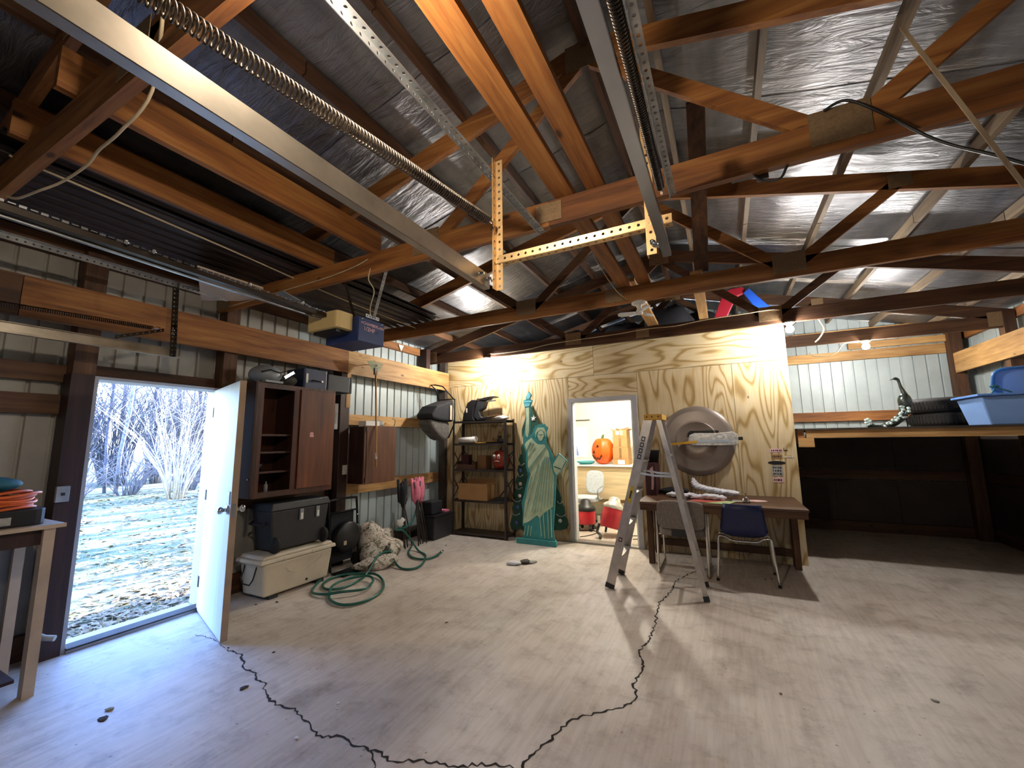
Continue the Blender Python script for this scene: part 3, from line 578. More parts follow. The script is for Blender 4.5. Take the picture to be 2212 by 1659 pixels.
cable('cream cable draped along the dark truss above the plywood', [(-3.2, 5.47, 2.80), (-2.9, 5.468, 2.79), (-2.5, 5.47, 2.80), (-2.2, 5.468, 2.835), (-1.8, 5.47, 2.85), (-1.2, 5.468, 2.86), (-.8, 5.47, 2.88), (-.45, 5.468, 2.87), (-.1, 5.47, 2.90), (.3, 5.468, 2.91), (.62, 5.47, 2.915), (.72, 5.5, 2.86)], .006, 'cream_cable')
cable('black cord drooping from the orange truss to the right edge', [(.52, 2.20, 2.95), (.60, 2.18, 2.955), (.70, 2.15, 2.83), (.83, 2.1, 2.62), (.95, 2.05, 2.48), (1.12, 2.0, 2.33), (1.4, 1.9, 2.30), (1.8, 1.8, 2.5), (2.0, 2.21, 2.80)], .006, 'black_cable')
cable('black plug lead curling under the orange truss', [(.22, 2.24, 2.76), (.26, 2.26, 2.72), (.33, 2.25, 2.70), (.36, 2.24, 2.74), (.38, 2.235, 2.78)], .006, 'black_cable')
tag(MB().bx(.13, .27, 2.262, 2.30, 2.765, 2.80).bx(.24, .29, 2.262, 2.292, 2.73, 2.765).build('outlet_strip', 'dark_track'), 'small dark outlet strip behind the orange truss chord', 'outlet')
cable('cream cable hanging loose between the two right-hand bulbs', [(.98, 5.53, 2.90), (1.06, 5.7, 2.80), (1.12, 5.8, 2.70), (1.09, 5.9, 2.62), (1.05, 5.95, 2.58)], .008, 'cream_cable')
cable('cream cable with a bare end drooping beside the rear bulb', [(1.72, 7.05, 2.73), (1.55, 7.0, 2.72), (1.47, 6.95, 2.62), (1.36, 6.9, 2.55), (1.24, 6.85, 2.55), (1.16, 6.82, 2.56), (1.12, 6.8, 2.60)], .007, 'cream_cable')
cable('thin white cord hanging down in front of the middle truss', [(-.95, 3.5, 3.3), (-.93, 3.5, 3.1), (-.85, 3.6, 2.92), (-.78, 3.7, 2.80), (-.72, 3.88, 2.76)], .0035, 'cream_cable')
# ------------------------------------------------------------------ bulbs
def bulb(label, x, y, ztop, mat, r=.042):
    t = thing('light_bulb', label, 'light bulb', (x, y, ztop), 'bare bulbs')
    MB().lathe([(.055, 0), (.055, -.015), (.035, -.03), (.024, -.034)], (x, y, ztop), (0, 0, 1), 20).build('lampholder', 'white_plastic', t)
    MB().lathe([(.02, -.034), (.024, -.05), (r*.95, -.072), (r, -.09), (r*.85, -.108), (r*.5, -.12), (0, -.124)], (x, y, ztop), (0, 0, 1), 20).build('globe', mat, t); return t
bulb('glowing bare bulb at the left end of the truss over the plywood', -3.22, 5.47, 2.75, 'lamp_cool'); bulb('glowing bare bulb at the top right corner of the plywood', .745, 5.47, 2.75, 'lamp_cool')
bulb('glowing bare bulb above the loft platform', 1.80, 7.07, 2.75, 'lamp_cool')
bulb('warm bulb on the nearest truss above the viewpoint', -.78, .56, 2.75, 'lamp_warm', .04)
bulb('bulb on the storeroom ceiling', -1.5, 6.75, 2.50, 'lamp_room', .05)
# small fan
t = thing('ceiling_fan', 'small white three-blade fan fixed under the middle truss', 'fan', (-.62, 3.92, 2.55))
MB().lathe([(.06, 0), (.07, -.012), (.068, -.022), (.04, -.03), (.022, -.04), (.02, -.075), (.03, -.085), (.03, -.12), (.012, -.13)], (-.63, 3.925, 2.75), (0, 0, 1), 20).build('motor', 'white_plastic', t)
for k in range(3):
    a = 3.2+2*PI*k/3; M = Matrix.Translation((-.63, 3.925, 2.638)) @ Matrix.Rotation(a, 4, 'Z') @ Matrix.Rotation(.25, 4, 'X')
    MB(M).prism([(.03, -.015), (.07, -.03), (.17, -.035), (.2, -.015), (.2, .015), (.17, .03), (.07, .02), (.03, .015)], lambda u, v: (u, v, 0), (0, 0, .012)).build('blade', 'white_paint', t)
# ------------------------------------------------------------------ left wall: cabinets and what stands on them
t = thing('wall_cabinet', 'dark brown wall cabinet, one door open showing shelves, beside the white door', 'cabinet', (-4.1, 2.83, .94))
xa, xf, y0, y1, z0, z1 = -4.28, -3.96, 2.40, 3.28, .945, 2.045
box('side_panel', 'dark_frame', t, xa, xf, y0, y0+.02, z0, z1); box('side_panel', 'dark_frame', t, xa, xf, y1-.02, y1, z0, z1)
box('back_panel', 'cabinet_wood', t, xa, xa+.012, y0+.02, y1-.02, z0, z1); box('top_panel', 'dark_frame', t, xa, xf, y0+.02, y1-.02, z1-.02, z1); box('bottom_panel', 'dark_frame', t, xa, xf, y0+.02, y1-.02, z0, z0+.02)
box('divider', 'dark_frame', t, xa+.012, xf, 2.80, 2.82, z0+.02, z1-.02)
for z in (1.17, 1.36, 1.53): box('shelf', 'cabinet_wood', t, xa+.012, xf-.03, y0+.02, 2.80, z, z+.018)
ff = MB().bx(xf, xf+.02, y0, y0+.055, z0, z1).bx(xf, xf+.02, 2.775, 2.845, z0, z1).bx(xf, xf+.02, y1-.045, y1, z0, z1).bx(xf, xf+.02, y0+.055, 2.775, z0, z0+.055).bx(xf, xf+.02, y0+.055, 2.775, z1-.05, z1).bx(xf, xf+.02, 2.845, y1-.045, z0, z0+.055).bx(xf, xf+.02, 2.845, y1-.045, z1-.05, z1)
ff.build('face_frame', 'cabinet_wood', t)
dd = box('door', 'cabinet_door', t, xf+.021, xf+.038, 2.84, 3.26, z0+.05, z1-.03, bev=.003)
MB().prism([(-.02, -.025), (.03, -.025), (.022, .02), (.005, .03), (-.018, .02)], lambda u, v: (xf+.0385, 2.98+u, 1.545+v), (.001, 0, 0)).build('sticker', 'pink_sticker', dd)
M = Matrix.Translation((xf+.022, y0+.005, 0)) @ Matrix.Rotation(math.radians(-125), 4, 'Z')
do = MB(M).bx(-.012, .006, 0, .37, z0+.05, z1-.03).build('door', 'dark_frame', t, bev=.003); MB(M).lathe([(.004, 0), (.004, .012), (.011, .018), (0, .024)], (.006, .33, 1.15), (1, 0, 0), 10).build('knob', 'bright_metal', do)
tag(MB().lathe([(.024, 0), (.03, .07), (.026, .075), (0, .075)], (-4.1, 2.55, 1.188), (0, 0, 1), 14).build('tin_can', 'black_plastic'), 'black cup on a shelf inside the open brown cabinet', 'cup')
tag(MB().lathe([(.018, 0), (.018, .09), (.006, .1), (.006, .12), (0, .12)], (-4.05, 2.60, .966), (0, 0, 1), 12).build('bottle', 'grey_plastic'), 'small grey bottle on the cabinet floor', 'bottle')
t = MB().ell((-4.10, 2.55, 2.145), (.15, .15, .10), 20, 12); t.bx(-4.0, -3.94, 2.46, 2.64, 2.055, 2.075)
hm = tag(t.build('helmet', 'grey_plastic'), 'rounded grey helmet on top of the brown cabinet', 'helmet'); MB().tube([(-3.96, 2.42, 2.15), (-3.945, 2.5, 2.18), (-3.945, 2.6, 2.16), (-3.96, 2.68, 2.19)], .006, 6).build('strap', 'black_fabric', hm); MB().bar((-3.955, 2.66, 2.12), (-3.955, 2.76, 2.19), .01, .03).build('visor_clip', 'bright_metal', hm)
t = tag(MB().ell((-4.10, 2.78, 2.11), (.13, .08, .065), 16, 10, .05, 3).build('cloth_bundle', 'grey_fabric'), 'grey cloth bundle between helmet and navy case', 'cloth')
t = thing('tool_case', 'navy plastic tool case on top of the brown cabinet', 'case', (-4.1, 3.02, 2.046)); MB().rbx(-4.25, -3.95, 2.875, 3.17, 2.046, 2.255, .02).build('shell', 'navy', t)
box('label', 'paper', t, -3.949, -3.947, 2.90, 2.925, 2.10, 2.20); MB().tube([(-3.945, 2.97, 2.13), (-3.925, 2.98, 2.13), (-3.925, 3.07, 2.13), (-3.945, 3.08, 2.13)], .008, 6).build('handle', 'black_plastic', t); box('latch', 'bright_metal', t, -3.949, -3.943, 3.09, 3.11, 2.12, 2.14)
t = thing('speaker_box', 'long grey box with pale end cap on top of the brown cabinet', 'box', (-4.1, 3.36, 2.046)); MB().rbx(-4.24, -3.96, 3.18, 3.50, 2.046, 2.23, .015).build('body', 'charcoal_plastic', t); MB().rbx(-4.245, -3.955, 3.501, 3.535, 2.042, 2.236, .02).build('end_cap', 'grey_plastic', t)
t = thing('cork_cabinet', 'shallow brown hanging cabinet with pinboard door below the rake', 'cabinet', (-4.1, 4.0, .945)); box('body', 'dark_frame', t, -4.245, -3.965, 3.77, 4.28, .95, 1.655)
dr = box('door', 'board_brown', t, -3.963, -3.945, 3.74, 4.29, .955, 1.665, bev=.003); MB().bx(-3.944, -3.94, 3.77, 3.782, 1.02, 1.60).build('pull_strip', 'dark_frame', dr)
for z in (1.0, 1.62): MB().bx(-3.944, -3.938, 3.755, 3.77, z-.03, z+.03).build('hinge', 'black_metal', dr)
t = tag(MB().bx(-4.25, -4.12, 3.92, 4.16, 1.657, 1.735).build('small_box', 'paper', bev=.004), 'small white carton on top of the shallow brown cabinet', 'box')
t = tag(MB().ell((-4.22, 4.18, 1.705), (.10, .14, .05), 14, 8, .08, 5).build('rag_bundle', 'rag_grey'), 'grey rag beside the white carton on the shallow cabinet', 'rag')
t = thing('breaker_panel', 'small grey electrical panel on the dark post by the brown cabinet', 'electrical box', (-4.22, 3.47, 1.62)); box('enclosure', 'frame_grey', t, -4.28, -4.215, 3.42, 3.56, 1.62, 1.935, bev=.004); box('cover', 'pvc_grey', t, -4.214, -4.206, 3.435, 3.55, 1.70, 1.82); MB().lathe([(0, 0), (.022, 0), (.022, .01), (0, .012)], (-4.214, 3.47, 1.675), (1, 0, 0), 14).build('meter', 'bright_metal', t)
t = thing('light_switch', 'white switch plate on the dark post under the shallow cabinet', 'switch', (-4.24, 3.72, 1.07)); box('plate', 'white_plastic', t, -4.249, -4.24, 3.685, 3.755, 1.065, 1.18, bev=.002); box('toggle', 'white_plastic', t, -4.24, -4.228, 3.715, 3.725, 1.11, 1.13)
t = thing('outlet_box', 'grey outlet box on the post left of the open doorway', 'outlet', (-4.24, 1.23, 1.07)); box('plate', 'pvc_grey', t, -4.254, -4.225, 1.20, 1.27, 1.06, 1.17, bev=.003); box('socket', 'charcoal_plastic', t, -4.225, -4.222, 1.225, 1.245, 1.105, 1.125)
# rake
t = thing('leaf_rake', 'green leaf rake hung head-up on the pale header beam', 'rake', (-4.0, 3.95, 1.15)); MB().tube([(-4.05, 3.99, 2.41), (-3.955, 3.93, 1.75), (-3.92, 3.905, 1.60), (-3.88, 3.88, 1.15)], .011, 8).build('handle', 'pale_lumber_z', t); MB().tube([(-3.898, 3.89, 1.33), (-3.89, 3.886, 1.25)], .0125, 8).build('grip_band', 'paper', t)
for k in range(17):
    u = -1+k/8; p = Vector((-4.05, 3.99, 2.37)); q = Vector((-4.06+.01*abs(u), 3.98+u*.15, 2.537-.03*abs(u))); MB().bar(p+Vector((0, u*.025, 0)), q, .007, .003, (1, 0, 0)).build('tine', 'rake_green', t)
MB().bar((-4.055, 3.86, 2.495), (-4.055, 4.10, 2.495), .004, .014).build('tine_bar', 'rake_green', t); MB().bx(-4.062, -4.038, 3.965, 4.02, 2.34, 2.43).build('ferrule', 'dark_track', t); MB().tube([(-4.24, 4.0, 2.50), (-4.05, 4.0, 2.46), (-4.04, 4.0, 2.48)], .005, 6).build('hanging_nail', 'dark_track', t)
t = tag(MB().tube([(-4.33, 4.62, 1.79), (-4.30, 4.62, 1.80), (-4.275, 4.62, 1.77), (-4.28, 4.62, 1.71), (-4.30, 4.62, 1.69)], .007, 6).build('wall_hook', 'bright_metal'), 'metal hook on the pale girt right of the rake', 'hook')
# grass catcher bag
t = thing('grass_bag', 'black mower grass bag hanging in the corner by the plywood', 'bag', (-4.05, 5.3, 1.5))
bag2 = lambda P, x, w_: MB().prism(P, lambda u, v: (x, u, v), (w_, 0, 0))
bag2([(4.97, 1.86), (5.10, 2.0), (5.32, 2.07), (5.52, 2.13), (5.525, 1.77), (5.20, 1.78), (5.0, 1.80)], -4.19, .32).build('bag', 'black_fabric', t, bev=.03)
bag2([(4.99, 1.80), (5.20, 1.775), (5.47, 1.765), (5.49, 1.56), (5.38, 1.47), (5.28, 1.50), (5.10, 1.62), (5.0, 1.72)], -4.17, .26).build('flap', 'grey_fabric', t, bev=.035)
MB().tube([(-4.0, 5.53, 2.14), (-3.86, 5.535, 2.14), (-3.86, 5.535, 1.76), (-3.95, 5.5, 1.52), (-4.1, 5.48, 1.52), (-4.17, 5.535, 1.76), (-4.17, 5.535, 2.14)], .012, 8, True).build('frame', 'black_metal', t)
MB().tube([(-3.87, 5.53, 2.13), (-4.0, 5.40, 2.34), (-4.12, 5.36, 2.37), (-4.225, 5.37, 2.38), (-4.15, 5.42, 2.30), (-4.16, 5.5, 2.14)], .011, 8).build('hanger', 'black_metal', t); box('hinge_plate', 'mdf_pale', t, -3.862, -3.852, 5.40, 5.45, 1.80, 2.03)
# ------------------------------------------------------------------ coolers and clutter along the left wall
t = thing('white_cooler', 'large off-white cooler with rope handles on the floor by the open door', 'cooler', (-4.08, 2.92, 0))
MB().taper((-4.24, -3.91, 2.56, 3.26, .035), (-4.26, -3.885, 2.53, 3.29, .335)).build('tub', 'cooler_white', t, bev=.02)
for y in (2.62, 3.13): MB().bx(-4.22, -3.92, y, y+.09, 0, .034).build('foot', 'charcoal_plastic', t)
ld = MB().taper((-4.275, -3.87, 2.49, 3.325, .336), (-4.27, -3.875, 2.495, 3.32, .375)).taper((-4.26, -3.89, 2.52, 3.30, .375), (-4.25, -3.90, 2.54, 3.28, .405)).build('lid', 'cooler_white', t, bev=.012)
for y in (2.72, 3.02): MB().bx(-3.872, -3.862, y, y+.10, .345, .37).build('latch', 'cooler_white', ld, bev=.003)
MB().tube([(-4.0, 2.535, .31), (-4.0, 2.505, .20), (-4.04, 2.50, .15), (-4.14, 2.50, .15), (-4.18, 2.505, .20), (-4.18, 2.535, .31)], .007, 6).build('rope_handle', 'black_cable', t)
MB().lathe([(0, 0), (.012, 0), (.012, .004), (0, .004)], (-3.904, 3.0, .085), (1, 0, 0), 12).build('drain_plug', 'black_plastic', t)
MB().tube(smooth_path([(-3.888, 2.75, .26), (-3.892, 2.83, .20), (-3.893, 2.95, .195), (-3.888, 3.1, .25), (-3.886, 3.16, .29)], 4), .003, 5).build('moulded_line', 'cooler_white', t)
t = thing('black_cooler', 'black wheeled cooler standing on the white cooler', 'cooler', (-4.1, 2.93, .406))
MB().taper((-4.22, -3.95, 2.65, 3.21, .425), (-4.25, -3.935, 2.60, 3.26, .80)).build('tub', 'charcoal_plastic', t, bev=.015); MB().taper((-4.26, -3.92, 2.585, 3.275, .801), (-4.24, -3.94, 2.61, 3.25, .875)).build('lid', 'charcoal_plastic', t, bev=.012)
for y in (2.90, 3.09): lt = MB().bx(-3.935, -3.92, y, y+.04, .68, .79).build('latch', 'grey_plastic', t, bev=.003); MB().bx(-3.919, -3.917, y+.008, y+.032, .69, .75).build('sticker', 'paper', lt)
for y in (2.66, 3.20): MB().lathe([(0, -.02), (.065, -.02), (.075, -.012), (.075, .012), (.065, .02), (0, .02)], (-3.94, y, .481), (0, 1, 0), 24).build('wheel', 'black_rubber', t)
MB().tube([(-4.2, 2.60, .70), (-4.2, 2.56, .68), (-4.0, 2.56, .68), (-4.0, 2.60, .70)], .01, 6).build('handle', 'black_plastic', t)
t = thing('hand_truck', 'black folded hand truck with round drum beside the coolers', 'hand truck', (-4.0, 3.5, 0))
MB().tube(smooth_path([(-3.99, 3.36, .03), (-4.03, 3.36, .45), (-4.06, 3.36, .76), (-4.06, 3.40, .80), (-4.06, 3.72, .80), (-4.06, 3.76, .76), (-4.03, 3.76, .45), (-3.99, 3.76, .03)], 4), .014, 8).build('frame_tube', 'black_metal', t)
MB().tube([(-4.045, 3.36, .66), (-4.045, 3.76, .66)], .010, 8).build('crossbar', 'black_metal', t); MB().tube([(-4.01, 3.36, .26), (-4.01, 3.76, .26)], .010, 8).build('crossbar', 'black_metal', t)
MB().bx(-4.10, -4.06, 3.40, 3.72, .10, .66).build('panel', 'black_fabric', t); dk_ = MB().lathe([(0, 0), (.16, 0), (.17, .02), (.17, .08), (.15, .1), (0, .1)], (-4.045, 3.57, .38), (1, 0, 0), 28).build('drum', 'black_plastic', t)
box('sticker', 'mdf_pale', dk_, -3.9445, -3.943, 3.49, 3.53, .30, .345); MB().bx(-4.0, -3.80, 3.38, 3.74, .005, .018).build('toe_plate', 'black_metal', t)
for y in (3.335, 3.785): MB().lathe([(0, -.02), (.06, -.02), (.075, -.01), (.075, .01), (.06, .02), (0, .02)], (-4.07, y, .076), (0, 1, 0), 22).build('wheel', 'black_rubber', t)
for z in (.33, .48, .60): bolt(t, (-4.03+.02*(1-z), 3.742, z), (1, 0, 0), .006)
t = thing('camo_bag', 'slumped camouflage blanket heap on the floor under the hose', 'blanket', (-3.85, 4.0, 0))
MB().ell((-3.95, 4.05, .13), (.24, .30, .15), 26, 16, .06, 8).build('fold', 'camo_fabric', t); MB().ell((-4.05, 3.98, .30), (.15, .18, .16), 22, 14, .08, 9, .4).build('fold', 'camo_fabric', t); MB().ell((-3.73, 3.82, .06), (.14, .28, .075), 22, 12, .07, 10, -.3).build('fold', 'camo_fabric', t)
MB().ell((-4.08, 4.28, .22), (.10, .22, .10), 20, 12, .07, 12, .5).build('fold', 'camo_fabric', t)
# hose
z = .018
P = [(-4.2, 4.92, .75), (-4.10, 4.95, .62), (-4.05, 4.80, .36), (-4.0, 4.6, .30), (-3.99, 4.42, .30), (-3.93, 4.33, .31), (-3.92, 4.45, .28), (-3.90, 4.6, .12), (-3.75, 4.56, z), (-3.52, 4.42, z), (-3.31, 4.10, z), (-3.29, 3.9, z), (-3.46, 3.88, z), (-3.66, 3.96, .10), (-3.72, 3.99, .14), (-3.70, 3.78, .15), (-3.60, 3.5, .02),
     (-3.52, 3.247, z), (-3.533, 3.075, z), (-3.648, 3.022, z), (-3.798, 3.118, z), (-3.87, 3.293, z), (-3.815, 3.44, z), (-3.684, 3.53, z), (-3.502, 3.546, .03), (-3.304, 3.452, z), (-3.123, 3.266, z), (-3.042, 3.063, z), (-3.058, 2.89, z), (-3.159, 2.804, z), (-3.316, 2.823, z), (-3.448, 2.902, .02), (-3.58, 3.05, .045), (-3.62, 3.25, .045), (-3.5, 3.42, .05), (-3.35, 3.36, .04), (-3.24, 3.14, .04), (-3.36, 2.975, .045), (-3.5, 2.89, .03), (-3.68, 2.90, z), (-3.83, 3.05, z), (-3.93, 3.2, z)]
t = thing('garden_hose', 'dark green garden hose tangled in loops on the floor', 'hose', (-3.6, 3.6, 0)); MB().tube(smooth_path(P, 6), .0125, 8).build('hose', 'hose_green', t)
P2 = [(-3.93, 4.62, .03), (-3.80, 4.42, z), (-3.60, 4.27, z), (-3.42, 4.27, z), (-3.37, 4.41, z), (-3.435, 4.64, z)]
MB().tube(smooth_path(P2, 6), .0125, 8).build('hose', 'hose_green', t); MB().tube([(-3.433, 4.63, z), (-3.445, 4.69, z)], .0145, 10).build('coupling', 'bright_metal', t)
# folded chairs
def camp(label, y, mat, x=-4.10):
    t = thing('folding_chair', label, 'folding chair', (x, y, 0), 'folded camp chairs against the left wall'); R = random.Random(int(y*100))
    for k in range(5):
        a = R.uniform(-.06, .06); b = (k-2)*.035; MB().tube([(x+a*.8+.05, y+b*1.3, .005), (x+a*.3-.02, y+b*.5, .45), (x+a-.08, y-b, .88)], .009, 7).build('leg', 'dark_shelf_metal', t)
    MB().ell((x-.05, y, .73), (.06, .075, .17), 14, 12, .12, int(y*10)).build('seat_fabric', mat, t)
    for s in (-1, 1): MB().tube([(x-.05, y+s*.07, .62), (x-.07, y+s*.08, .93)], .02, 8).build('arm_rest', mat, t)
    return t
camp('black folded camp chair leaning in the left corner behind the hose', 4.68, 'black_fabric'); camp('pink folded camp chair leaning next to the black one', 4.90, 'pink_fabric', -4.04); camp('second pink folded camp chair, nearest the black tote', 5.06, 'pink_fabric', -4.10)
t = thing('storage_tote', 'black storage tote on the floor by the shelving unit', 'tote', (-4.05, 5.38, 0)); MB().taper((-4.2, -3.95, 5.15, 5.58, .0), (-4.24, -3.91, 5.11, 5.60, .33)).build('tub', 'charcoal_plastic', t, bev=.012); MB().bx(-4.255, -3.895, 5.095, 5.61, .331, .365).build('lid', 'black_plastic', t, bev=.008)
t = tag(MB().bx(-4.2, -3.98, 5.13, 5.40, .366, .56).build('tool_bag', 'black_fabric', bev=.02), 'black soft case on top of the black tote', 'case')
t = tag(MB().bx(-4.12, -3.97, 5.45, 5.57, .366, .395).build('small_tray', 'pink_fabric', bev=.004), 'small reddish tray on the tote beside the black case', 'tray')
t = tag(MB().lathe([(0, 0), (.05, 0), (.055, .04), (.03, .06), (.03, .1), (0, .1)], (-3.98, 4.42, .36), (.6, .3, .75), 14).build('spray_nozzle', 'white_plastic'), 'white capped nozzle lying on the camouflage heap', 'nozzle')
# ------------------------------------------------------------------ shelving unit
t = thing('shelving_unit', 'dark grey metal shelving unit standing against the plywood', 'shelf', (-3.45, 5.74, 0)); sx0, sx1, sy0, sy1 = -3.94, -2.965, 5.60, 5.90
for x in (sx0, sx1-.035):
    for y in (sy0, sy1-.035): MB().bx(x if x < -3.5 else x+.032, x+.003 if x < -3.5 else x+.035, y, y+.035, 0, 1.80).bx(x, x+.035, y if y < 5.7 else y+.032, y+.003 if y < 5.7 else y+.035, 0, 1.80).build('post', 'dark_shelf_metal', t)
for z in (.06, .55, 1.02, 1.425, 1.78): MB().bx(sx0+.004, sx1-.004, sy0+.004, sy1-.004, z-.004, z).bx(sx0+.004, sx1-.004, sy0+.004, sy0+.008, z-.034, z).bx(sx0+.004, sx1-.004, sy1-.008, sy1-.004, z-.034, z).build('shelf', 'dark_shelf_metal', t)
for za, zb in ((1.02, 1.30), (.55, .88)):
    for x in (sx0+.006, sx1-.006): MB().bar((x, sy0+.02, za), (x, sy1-.02, zb), .003, .018).build('brace', 'dark_shelf_metal', t); MB().bar((x, sy0+.02, zb), (x, sy1-.02, za), .003, .018).build('brace', 'dark_shelf_metal', t)
    MB().bar((sx0+.02, sy1-.004, zb), (sx0+.30, sy1-.004, za), .003, .018).build('brace', 'dark_shelf_metal', t); MB().bar((sx1-.02, sy1-.004, zb), (sx1-.30, sy1-.004, za), .003, .018).build('brace', 'dark_shelf_metal', t)
# black fairing on top
t = thing('plastic_fairing', 'black and grey angular plastic fairing on top of the shelving unit', 'fairing', (-3.5, 5.75, 1.78))
fy = lambda d: (lambda u, v: (u, 5.66+d, v))
MB().prism([(-3.80, 1.782), (-3.78, 1.90), (-3.70, 2.08), (-3.62, 2.125), (-3.53, 2.12), (-3.58, 2.00), (-3.60, 1.85), (-3.57, 1.782)], fy(0), (0, .18, 0)).build('side_panel', 'black_plastic', t, bev=.012)
MB().prism([(-3.53, 2.122), (-3.36, 2.10), (-3.30, 2.14), (-3.20, 2.15), (-3.20, 2.165), (-3.34, 2.16), (-3.46, 2.14), (-3.55, 2.14)], fy(.02), (0, .14, 0)).build('top_fin', 'black_plastic', t, bev=.006)
MB().prism([(-3.60, 1.85), (-3.53, 2.118), (-3.38, 2.10), (-3.42, 1.98), (-3.50, 1.94), (-3.47, 1.85), (-3.40, 1.80), (-3.52, 1.785)], fy(.03), (0, .12, 0)).build('inner_panel', 'charcoal_plastic', t, bev=.01)
MB().bar((-3.5, 5.70, 1.81), (-3.27, 5.70, 1.825), .05, .03).build('strut', 'black_plastic', t); MB().bar((-3.34, 5.70, 2.09), (-3.20, 5.70, 2.095), .03, .02).build('strut', 'grey_fabric', t); MB().bx(-3.72, -3.70, 5.655, 5.659, 1.92, 1.99).build('sticker', 'paper', t)
tag(MB().ell((-3.10, 5.73, 1.815), (.12, .08, .035), 16, 8, .12, 2).build('plastic_bundle', 'plastic_wrap'), 'clear plastic wrapped bundle on top of the shelving unit', 'bundle'); tag(MB().bar((-3.36, 5.78, 1.845), (-3.16, 5.80, 1.87), .12, .012).build('cardboard_flap', 'cardboard_dark'), 'brown cardboard flap leaning on the plastic bundle', 'cardboard')
tag(MB().tube([(-3.86, 5.68, 1.475), (-3.70, 5.67, 1.482), (-3.53, 5.66, 1.49)], [.05, .052, .05], 14).build('paper_roll', 'paper'), 'white paper roll on the second shelf', 'paper roll')
tag(MB().add([(-3.58, 5.64, 1.432), (-3.38, 5.63, 1.432), (-3.30, 5.80, 1.46), (-3.5, 5.82, 1.44)] + [(-3.58, 5.64, 1.428), (-3.38, 5.63, 1.428), (-3.30, 5.80, 1.456), (-3.5, 5.82, 1.436)], [(0, 1, 2, 3), (7, 6, 5, 4), (0, 4, 5, 1), (1, 5, 6, 2), (2, 6, 7, 3), (3, 7, 4, 0)]).build('yellow_folder', 'yellow_plastic'), 'yellow folder lying beside the paper roll', 'folder')
tag(MB().lathe([(.045, 0), (.05, .05), (.03, .07), (.03, .10), (.04, .11), (0, .115)], (-3.12, 5.70, 1.426), (0, 0, 1), 16).build('small_pump', 'black_plastic'), 'small black pump at the right of the second shelf', 'pump'); tag(MB().bx(-3.36, -3.2, 5.68, 5.80, 1.426, 1.445).build('black_tray', 'black_plastic', bev=.004), 'flat black tray on the second shelf by the pump', 'tray')
t = thing('wooden_crate', 'dark open wooden crate on the third shelf', 'crate', (-3.72, 5.74, 1.02))
for a in ((-3.88, -3.53, 5.62, 5.632, 1.021, 1.09), (-3.88, -3.53, 5.84, 5.852, 1.021, 1.09), (-3.88, -3.868, 5.632, 5.84, 1.021, 1.14), (-3.542, -3.53, 5.632, 5.84, 1.021, 1.14)): box('slat', 'box_dark', t, *a)
box('base', 'box_dark', t, -3.868, -3.542, 5.632, 5.84, 1.021, 1.03)
tag(MB().bx(-3.84, -3.70, 5.70, 5.80, 1.031, 1.24).build('small_box', 'maroon'), 'dark box standing in the wooden crate', 'box'); tag(MB().bx(-3.52, -3.36, 5.68, 5.85, 1.021, 1.23).build('open_carton', 'cardboard_dark', bev=.003), 'brown carton between the crate and the red pumpkin', 'carton')
def pumpkin(name, label, c, rx, rz, mat, lobes=9, face=None):
    t = thing(name, label, 'pumpkin', (c[0], c[1], c[2]-rz)); n = 54; vs = []; nv = 18
    for j in range(nv+1):
        th = PI*j/nv
        for k in range(n):
            a = 2*PI*k/n; q = 1-.055*abs(math.sin(lobes*a/2))*math.sin(th)**.5; dip = -.10*rz*math.exp(-(th/.35)**2)
            vs.append((c[0]+rx*q*math.sin(th)**.85*math.cos(a), c[1]+rx*q*math.sin(th)**.85*math.sin(a), c[2]+rz*math.cos(th)+dip))
    b = MB().add(vs, [(j*n+k, (j+1)*n+k, (j+1)*n+(k+1) % n, j*n+(k+1) % n) for j in range(nv) for k in range(n)], True).build('body', mat, t)
    MB().tube([(c[0], c[1], c[2]+rz*.85), (c[0], c[1], c[2]+rz*1.02), (c[0]+.02*rx/.2, c[1]-.01, c[2]+rz*1.16)], [rx*.16, rx*.10, rx*.09], 8).build('stem', 'stem_green' if 'orange' in mat else 'box_dark', t); return t, b
def on_ball(c, rx, rz, u, v, lift=1.012):
    # point on the pumpkin toward -Y at horizontal u, height v
    z = v/rz; rr = rx*max(.05, (1-z*z))**.42; y = -math.sqrt(max(0, rr*rr-u*u)); return Vector((c[0]+u*lift, c[1]+y*lift, c[2]+v))
pc = (-3.13, 5.735, 1.172); t, b = pumpkin('toy_pumpkin', 'dark red pumpkin decoration with a face on the third shelf', pc, .135, .15, 'red_pumpkin')
for s in (-.045, .035): e = MB().ell(on_ball(pc, .135, .15, s, .05), (.024, .01, .032), 12, 8).build('eye', 'paper', t); MB().ell(on_ball(pc, .135, .15, s+.006, .04)+Vector((0, -.009, 0)), (.010, .005, .014), 10, 6).build('pupil', 'black_paint', e)
MB().tube([on_ball(pc, .135, .15, u, -.05+.03*math.sin(9*u+1.5)) for u in (-.05, -.025, 0, .025, .05)], .004, 6).build('mouth', 'paper', t)
t = thing('cardboard_box', 'open brown cardboard box on the fourth shelf', 'box', (-3.6, 5.72, .55))
for a in ((-3.82, -3.30, 5.595, 5.60, .551, .80), (-3.82, -3.30, 5.84, 5.845, .551, .80), (-3.82, -3.815, 5.60, 5.84, .551, .80), (-3.305, -3.30, 5.60, 5.84, .551, .80)): box('side', 'cardboard', t, *a)
box('base', 'cardboard', t, -3.815, -3.305, 5.60, 5.84, .551, .556); MB().bar((-3.82, 5.85, .80), (-3.30, 5.85, .83), .005, .09, (0, .3, 1)).build('flap', 'cardboard', t); MB().bar((-3.29, 5.60, .80), (-3.29, 5.84, .79), .005, .10, (.9, 0, .3)).build('flap', 'cardboard', t)
